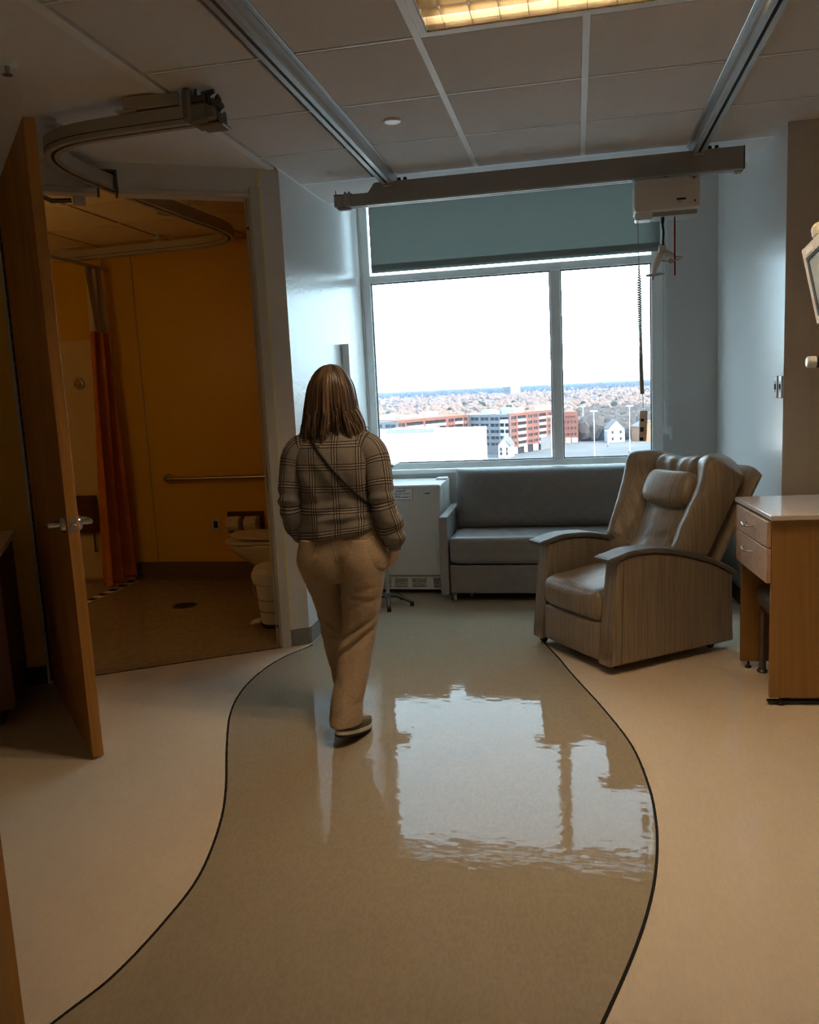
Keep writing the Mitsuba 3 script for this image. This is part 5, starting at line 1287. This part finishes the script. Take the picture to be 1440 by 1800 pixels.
mat("m_far_wood", (0.045, 0.055, 0.068), 1.0, 0.05)
put("ground_outside", trimesh.Trimesh([[-9000, 30, GZ], [9000, 30, GZ], [9000, 14000, GZ], [-9000, 14000, GZ]], [[0, 1, 2], [0, 2, 3]], process=False), "m_ground", kind="structure")


def facade(key, p0, p1, height, back, bays, rows, body, band, ground=None):
    """A block: dark body, brick face in front with openings; bays (from, to, kind), rows (top, bottom) in metres below the roof. kind w: window, s: opening over a white spandrel."""
    p0, p1 = np.array([*p0, GZ], float), np.array([*p1, GZ], float)
    L = float(np.linalg.norm(p1 - p0))
    ex = (p1 - p0) / L
    ey = np.array([-ex[1], ex[0], 0])
    if ey @ -p0 < 0:
        ey = -ey
    T = np.column_stack([np.r_[ex, 0], np.r_[ey, 0], np.r_[0, 0, 1, 0], np.r_[p0, 1]])
    def b(*a):
        m = at(T, bx(*a))
        if m.volume < 0:
            m.invert()
        return m
    inn = -ey * 0.55
    core = [p0 + inn, p1 + inn, p1 + inn + [*back, 0], p0 + inn + [*back, 0]]
    put(key + "__core", prism([tuple(c[:2]) for c in core], GZ, GZ + height - 0.3), body)
    pieces = [b(0, L, -0.6, 0, height - rows[0][0], height), b(0, L, -0.6, 0, 0, 0.4) if ground is None else b(0, L, -0.6, 0, ground, ground + 0.5)]
    lo = 0.4 if ground is None else ground
    edges = [0.0] + [v for q in bays for v in q[:2]] + [1.0]
    for i in range(0, len(edges), 2):
        pieces.append(b(edges[i] * L, edges[i + 1] * L, -0.6, 0.06, lo, height))
    for i in range(len(rows)):
        z1 = height - rows[i][1]
        z0 = height - rows[i + 1][0] if i + 1 < len(rows) else lo
        pieces.append(b(0, L, -0.6, 0, z0, z1))
    pieces.append(prism([tuple(c[:2]) for c in core], GZ + height - 0.3, GZ + height + 0.1))
    put(key + "__brick_face", J(*pieces), band)
    k = q_ = 0
    for u0, u1, kind in bays:
        for t, bt in rows:
            if kind == "s":
                put(key + "__" + nn("spandrel", k), b(u0 * L, u1 * L, -0.2, 0.15, height - bt - 1.25, height - bt), "m_concrete")
                k += 1
            else:
                put(key + "__" + nn("window", q_), b(u0 * L + 0.2, u1 * L - 0.2, -0.65, -0.3, height - bt, height - t), "m_pane_dark")
                put(key + "__" + nn("window", q_) + "__mullion", b((u0 + u1) / 2 * L - 0.12, (u0 + u1) / 2 * L + 0.12, -0.5, -0.15, height - bt, height - t), band)
                q_ += 1
    return b, L


ROWS = [(1.2, 2.7), (4.2, 5.6), (7.2, 8.6), (10.2, 11.6), (13.2, 14.5)]
f, L = facade("parking_garage", (-30.2, 384.2), (-11.0, 424.0), 19.0, (-5, 24), [(0.03, 0.136, "w"), (0.167, 0.348, "s"), (0.385, 0.485, "w"), (0.506, 0.606, "w"), (0.636, 0.803, "s"), (0.84, 0.93, "w")], ROWS, "m_garage_dark", "m_brick", 3.6)
put("parking_garage__shop_front", J(*[f(a * L, b_ * L, -0.3, 0.2, 0.3, 3.4) for a, b_ in ((0.02, 0.14), (0.3, 0.36), (0.5, 0.6))]), "m_white_roof")
put("parking_garage__entry", f(0.66 * L, 0.97 * L, -0.2, 0.3, 0, 6.2), "m_grey_cladding")
put("parking_garage__stair_house", f(0.80 * L, 0.97 * L, -6, -1, 19.0, 21.6), "m_white_roof")
put("parking_garage__roof_unit", J(*[f(a * L, (a + w) * L, -14, -10, 19, 19 + h) for a, w, h in ((0.1, 0.12, 1.6), (0.3, 0.06, 1.3), (0.45, 0.1, 1.8), (0.62, 0.08, 1.2))]), "m_house_wall", kind="stuff")
say("parking_garage", "red brick five level building with white bands, left of the window's mullion", "building")
f2, L2 = facade("garage_wing", (-77.4, 356.9), (-51.5, 400.9), 19.0, (-15, 22), [(0.01, 0.10, "w"), (0.12, 0.345, "s"), (0.37, 0.665, "s"), (0.70, 0.78, "w"), (0.795, 0.915, "s"), (0.93, 0.985, "w")], ROWS, "m_garage_dark", "m_brick")
put("garage_wing__roof_unit", J(*[f2(a * L2, (a + w) * L2, -18, -13, 19, 19 + h) for a, w, h in ((0.15, 0.1, 2.6), (0.33, 0.12, 1.7), (0.55, 0.08, 1.4), (0.7, 0.16, 2.4))]), "m_house_wall", kind="stuff")
say("garage_wing", "long low looking brick wing with white bands behind the white roof", "building")
f3, L3 = facade("garage_link", (-51.5, 400.9), (-30.2, 384.2), 18.8, (-5, 22), [(0.05, 0.26, "w"), (0.3, 0.5, "w"), (0.54, 0.74, "w"), (0.77, 0.97, "s")], ROWS, "m_garage_dark", "m_grey_cladding")
put("garage_link__roof_unit", J(*[f3(a * L3, (a + w) * L3, -12, -6, 18.8, 18.8 + h) for a, w, h in ((0.1, 0.2, 2.2), (0.42, 0.1, 1.4), (0.6, 0.3, 2.8))]), "m_house_wall", kind="stuff")
say("garage_link", "shaded grey section between the two brick wings", "building")
facade("garage_end", (-99.0, 372.0), (-77.4, 356.9), 18.6, (-15, 22), [(0.1, 0.36, "w"), (0.42, 0.62, "w"), (0.70, 0.96, "w")], ROWS, "m_garage_dark", "m_grey_cladding")
say("garage_end", "grey end of the brick wing at the window's left edge", "building")
f4, L4 = facade("brick_office", (-9.6, 450.0), (0.8, 450.0), 16.6, (-2, 16), [(0.08 + 0.18 * i, 0.08 + 0.18 * i + 0.11, "w") for i in range(5)], [(4.6, 6.0), (7.9, 9.3), (11.2, 12.6)], "m_brick", "m_brick", 3.0)
put("brick_office__ground_floor", J(*[f4(a * L4, b_ * L4, -0.3, 0.2, 0.2, 2.9) for a, b_ in ((0.03, 0.3), (0.36, 0.62), (0.68, 0.97))]), "m_white_roof")
put("brick_office__sign", f4(0.34 * L4, 0.86 * L4, 0, 0.2, 13.6, 14.5), "m_dark_wood")
say("brick_office", "small red brick office block just right of the window's mullion", "building")

put("white_building__block", prism([(-14.0, 131.0), (-25.5, 238.0), (-78.0, 250.0), (-66.0, 118.0)], GZ, -10.2), "m_white_roof")
put("white_building__roof_unit", J(prism([(-52, 225), (-38, 222), (-38, 232), (-52, 236)], -10.2, -9.0)), "m_grey_cladding")
put("white_building__parapet", J(prism([(-25.5, 238.0), (-78.0, 250.0), (-78.0, 251.0), (-25.5, 239.0)], -10.4, -9.8)), "m_white_roof")
say("white_building", "broad flat roofed white building close below the window", "building")


def lamp_post(key, x, y, h, label):
    put(key + "__pole", lathe([(0.24, 0), (0.15, h)], 10, (x, y, GZ)), "m_pole")
    put(key + "__head", J(bx(x - 1.5, x + 1.5, y - 0.3, y + 0.3, GZ + h - 0.1, GZ + h + 0.35), bx(x - 0.3, x + 0.3, y - 1.0, y + 1.0, GZ + h - 0.1, GZ + h + 0.35)), "m_pole")
    put(key + "__footing", lathe([(0.55, 0), (0.55, 1.2), (0.0, 1.2)], 10, (x, y, GZ)), "m_grey_cladding")
    say(key, label, "lamp post", "lamp posts of the parking lot")


for i, (x, y, h, w) in enumerate(((-29.9, 352, 17.5, "white parking lot lamp post before the shaded grey building"), (-10.6, 358, 18.2, "white parking lot lamp post touching the left side of the window's mullion"),
                                  (7.1, 352, 19.8, "white parking lot lamp post right of the brick office"), (22.6, 372, 20.6, "white parking lot lamp post behind the hanging hand control"), (4.0, 520, 17.0, "thin far lamp post between the brick office and the tall white posts"), (14.9, 415, 8.0, "short pale lamp post in the parking lot"))):
    lamp_post(nn("lamp_post", i), x, y, h, w)


def house(key, x, y, w, d, h, rh, wall, roof, rot, label, group=None):
    T = frame((x, y, GZ), (math.cos(rot), math.sin(rot), 0), (-math.sin(rot), math.cos(rot), 0))
    put(key + "__wall", at(T, J(bx(-w, w, -d, d, 0, h), loft([np.array([[-w, -d, h], [w, -d, h], [0.0, -d, h + rh]]), np.array([[-w, d, h], [w, d, h], [0.0, d, h + rh]])]))), wall)
    put(key + "__roof", at(T, J(*[loft([np.array([[s * (w + 0.4), q, h - 0.3], [0, q, h + rh + 0.1], [0, q, h + rh + 0.4], [s * (w + 0.4), q, h + 0.1]]) for q in (-d - 0.4, d + 0.4)]) for s in (-1, 1)])), roof)
    put(key + "__window", at(T, J(*[bx(a - 0.5, a + 0.5, -d - 0.06, -d, z, z + 1.4) for a in (-w * 0.5, w * 0.5) for z in (1.2, h - 2.4)])), "m_pane_dark")
    say(key, label, "house", group)


house("house", 19.5, 450, 4.2, 6, 7.0, 4.5, "m_house_wall", "m_house_roof", 0.15, "pale grey gabled house before the dark bare trees, right pane")
house("house_001", -31.5, 376, 2.6, 4, 5.5, 3.5, "m_house_wall", "m_house_roof", -0.2, "small pale gabled house at the foot of the shaded building")
house("house_002", 36.0, 452, 6.0, 6, 7.5, 3.0, "m_orange_wall", "m_house_roof", 0.3, "orange brown house behind the hand control")
rng = np.random.default_rng(5)
for i in range(24):
    y = 560 + 1900 * rng.uniform() ** 1.4
    x = y * rng.uniform(-0.25, 0.09)
    w = rng.uniform(4, 8)
    house(nn("house", i + 3), x, y, w, w * rng.uniform(0.9, 1.8), rng.uniform(5, 8), rng.uniform(2.5, 5), "m_house_wall" if rng.uniform() < 0.7 else "m_orange_wall", "m_house_roof", rng.uniform(0, 3.1), "small house far off among the bare trees", "far houses among the trees")
put("distant_tower__slab", bx(-213, -193, 2500, 2530, GZ, -0.5), "m_grey_cladding")
put("distant_tower__windows", J(*[bx(-212, -194, 2499.5, 2500, GZ + 4 + 4.2 * i, GZ + 6 + 4.2 * i) for i in range(6)]), "m_pane_dark", kind="stuff")
say("distant_tower", "bluish grey tower on the horizon, left of the white one", "building")
put("distant_tower_001__slab", bx(-189, -164, 2480, 2520, GZ, 2.5), "m_white_roof")
put("distant_tower_001__windows", J(*[bx(-188, -165, 2479.5, 2480, GZ + 4 + 4.2 * i, GZ + 5.2 + 4.2 * i) for i in range(7)]), "m_grey_cladding", kind="stuff")
say("distant_tower_001", "white tower on the horizon", "building")


def crowns(n, y0, y1, size, seed, x0=-0.34, x1=0.2, fn=None, pw=1.7):
    r = np.random.default_rng(seed)
    base = trimesh.creation.icosphere(1)
    V0, F0_ = np.array(base.vertices), np.array(base.faces)
    V, F, o = [], [], 0
    while len(V) < n:
        y = y0 + (y1 - y0) * r.uniform() ** pw
        x = y * r.uniform(x0, x1)
        if fn is not None and not fn(x, y):
            continue
        s = size * r.uniform(0.6, 1.3) * (1 + y / 9000)
        v = V0 * (1 + 0.45 * (r.uniform(size=(len(V0), 1)) - 0.5)) * [s * 0.75, s * 0.75, s] + [x, y, GZ + s * 0.75]
        V.append(v); F.append(F0_ + o); o += len(V0)
    return trimesh.Trimesh(np.vstack(V), np.vstack(F), process=False)


put("bare_woodland", crowns(8200, 520, 3600, 4.3, 31, pw=1.3), "m_bare_tree", label="pinkish brown bare trees spreading to the horizon", cat="trees", kind="stuff")
put("grey_woodland", crowns(3600, 500, 3600, 4.0, 32, pw=1.3), "m_grey_tree", label="greyer bare trees mixed among the houses", cat="trees", kind="stuff")
put("evergreens", crowns(420, 560, 4000, 4.5, 33), "m_dark_tree", label="dark evergreen trees scattered among the bare ones", cat="trees", kind="stuff")
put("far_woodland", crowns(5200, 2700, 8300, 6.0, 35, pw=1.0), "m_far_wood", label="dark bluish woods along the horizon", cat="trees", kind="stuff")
put("near_woodland", crowns(1100, 462, 760, 5.0, 34, 0.002, 0.14, lambda x, y: not (12 < x < 27 and y < 465) and not (28 < x < 44 and y < 468), 1.2), "m_grey_tree", label="dark bare trees behind the parking lot in the right pane", cat="trees", kind="stuff")
hx = np.linspace(-9000, 9000, 240)
hz = GZ + 17 + 9 * meshkit.fbm(np.stack([hx / 1500, hx * 0, hx * 0], -1), 4, 8)
put("distant_ridge", trimesh.Trimesh(np.vstack([np.stack([hx, hx * 0 + 8600, hx * 0 + GZ], 1), np.stack([hx, hx * 0 + 9000, hz], 1), np.stack([hx, hx * 0 + 9600, hx * 0 + GZ], 1)]),
                                     np.vstack([[[a, a + 1, a + 241], [a, a + 241, a + 240], [a + 240, a + 241, a + 481], [a + 240, a + 481, a + 480]] for a in range(239)]), process=False), "m_far_wood", label="low wooded ridge along the horizon", cat="hill")

# thin haze over the town
put("haze_outside", bx(-5000, 5000, 60, 9800, GZ - 6.0, 45.0), None, kind="structure", interior={"type": "homogeneous", "albedo": {"type": "rgb", "value": [0.97, 0.98, 0.99]}, "sigma_t": {"type": "rgb", "value": [0.000026, 0.000037, 0.000060]}})
scene["haze_outside"]["bsdf"] = {"type": "null"}
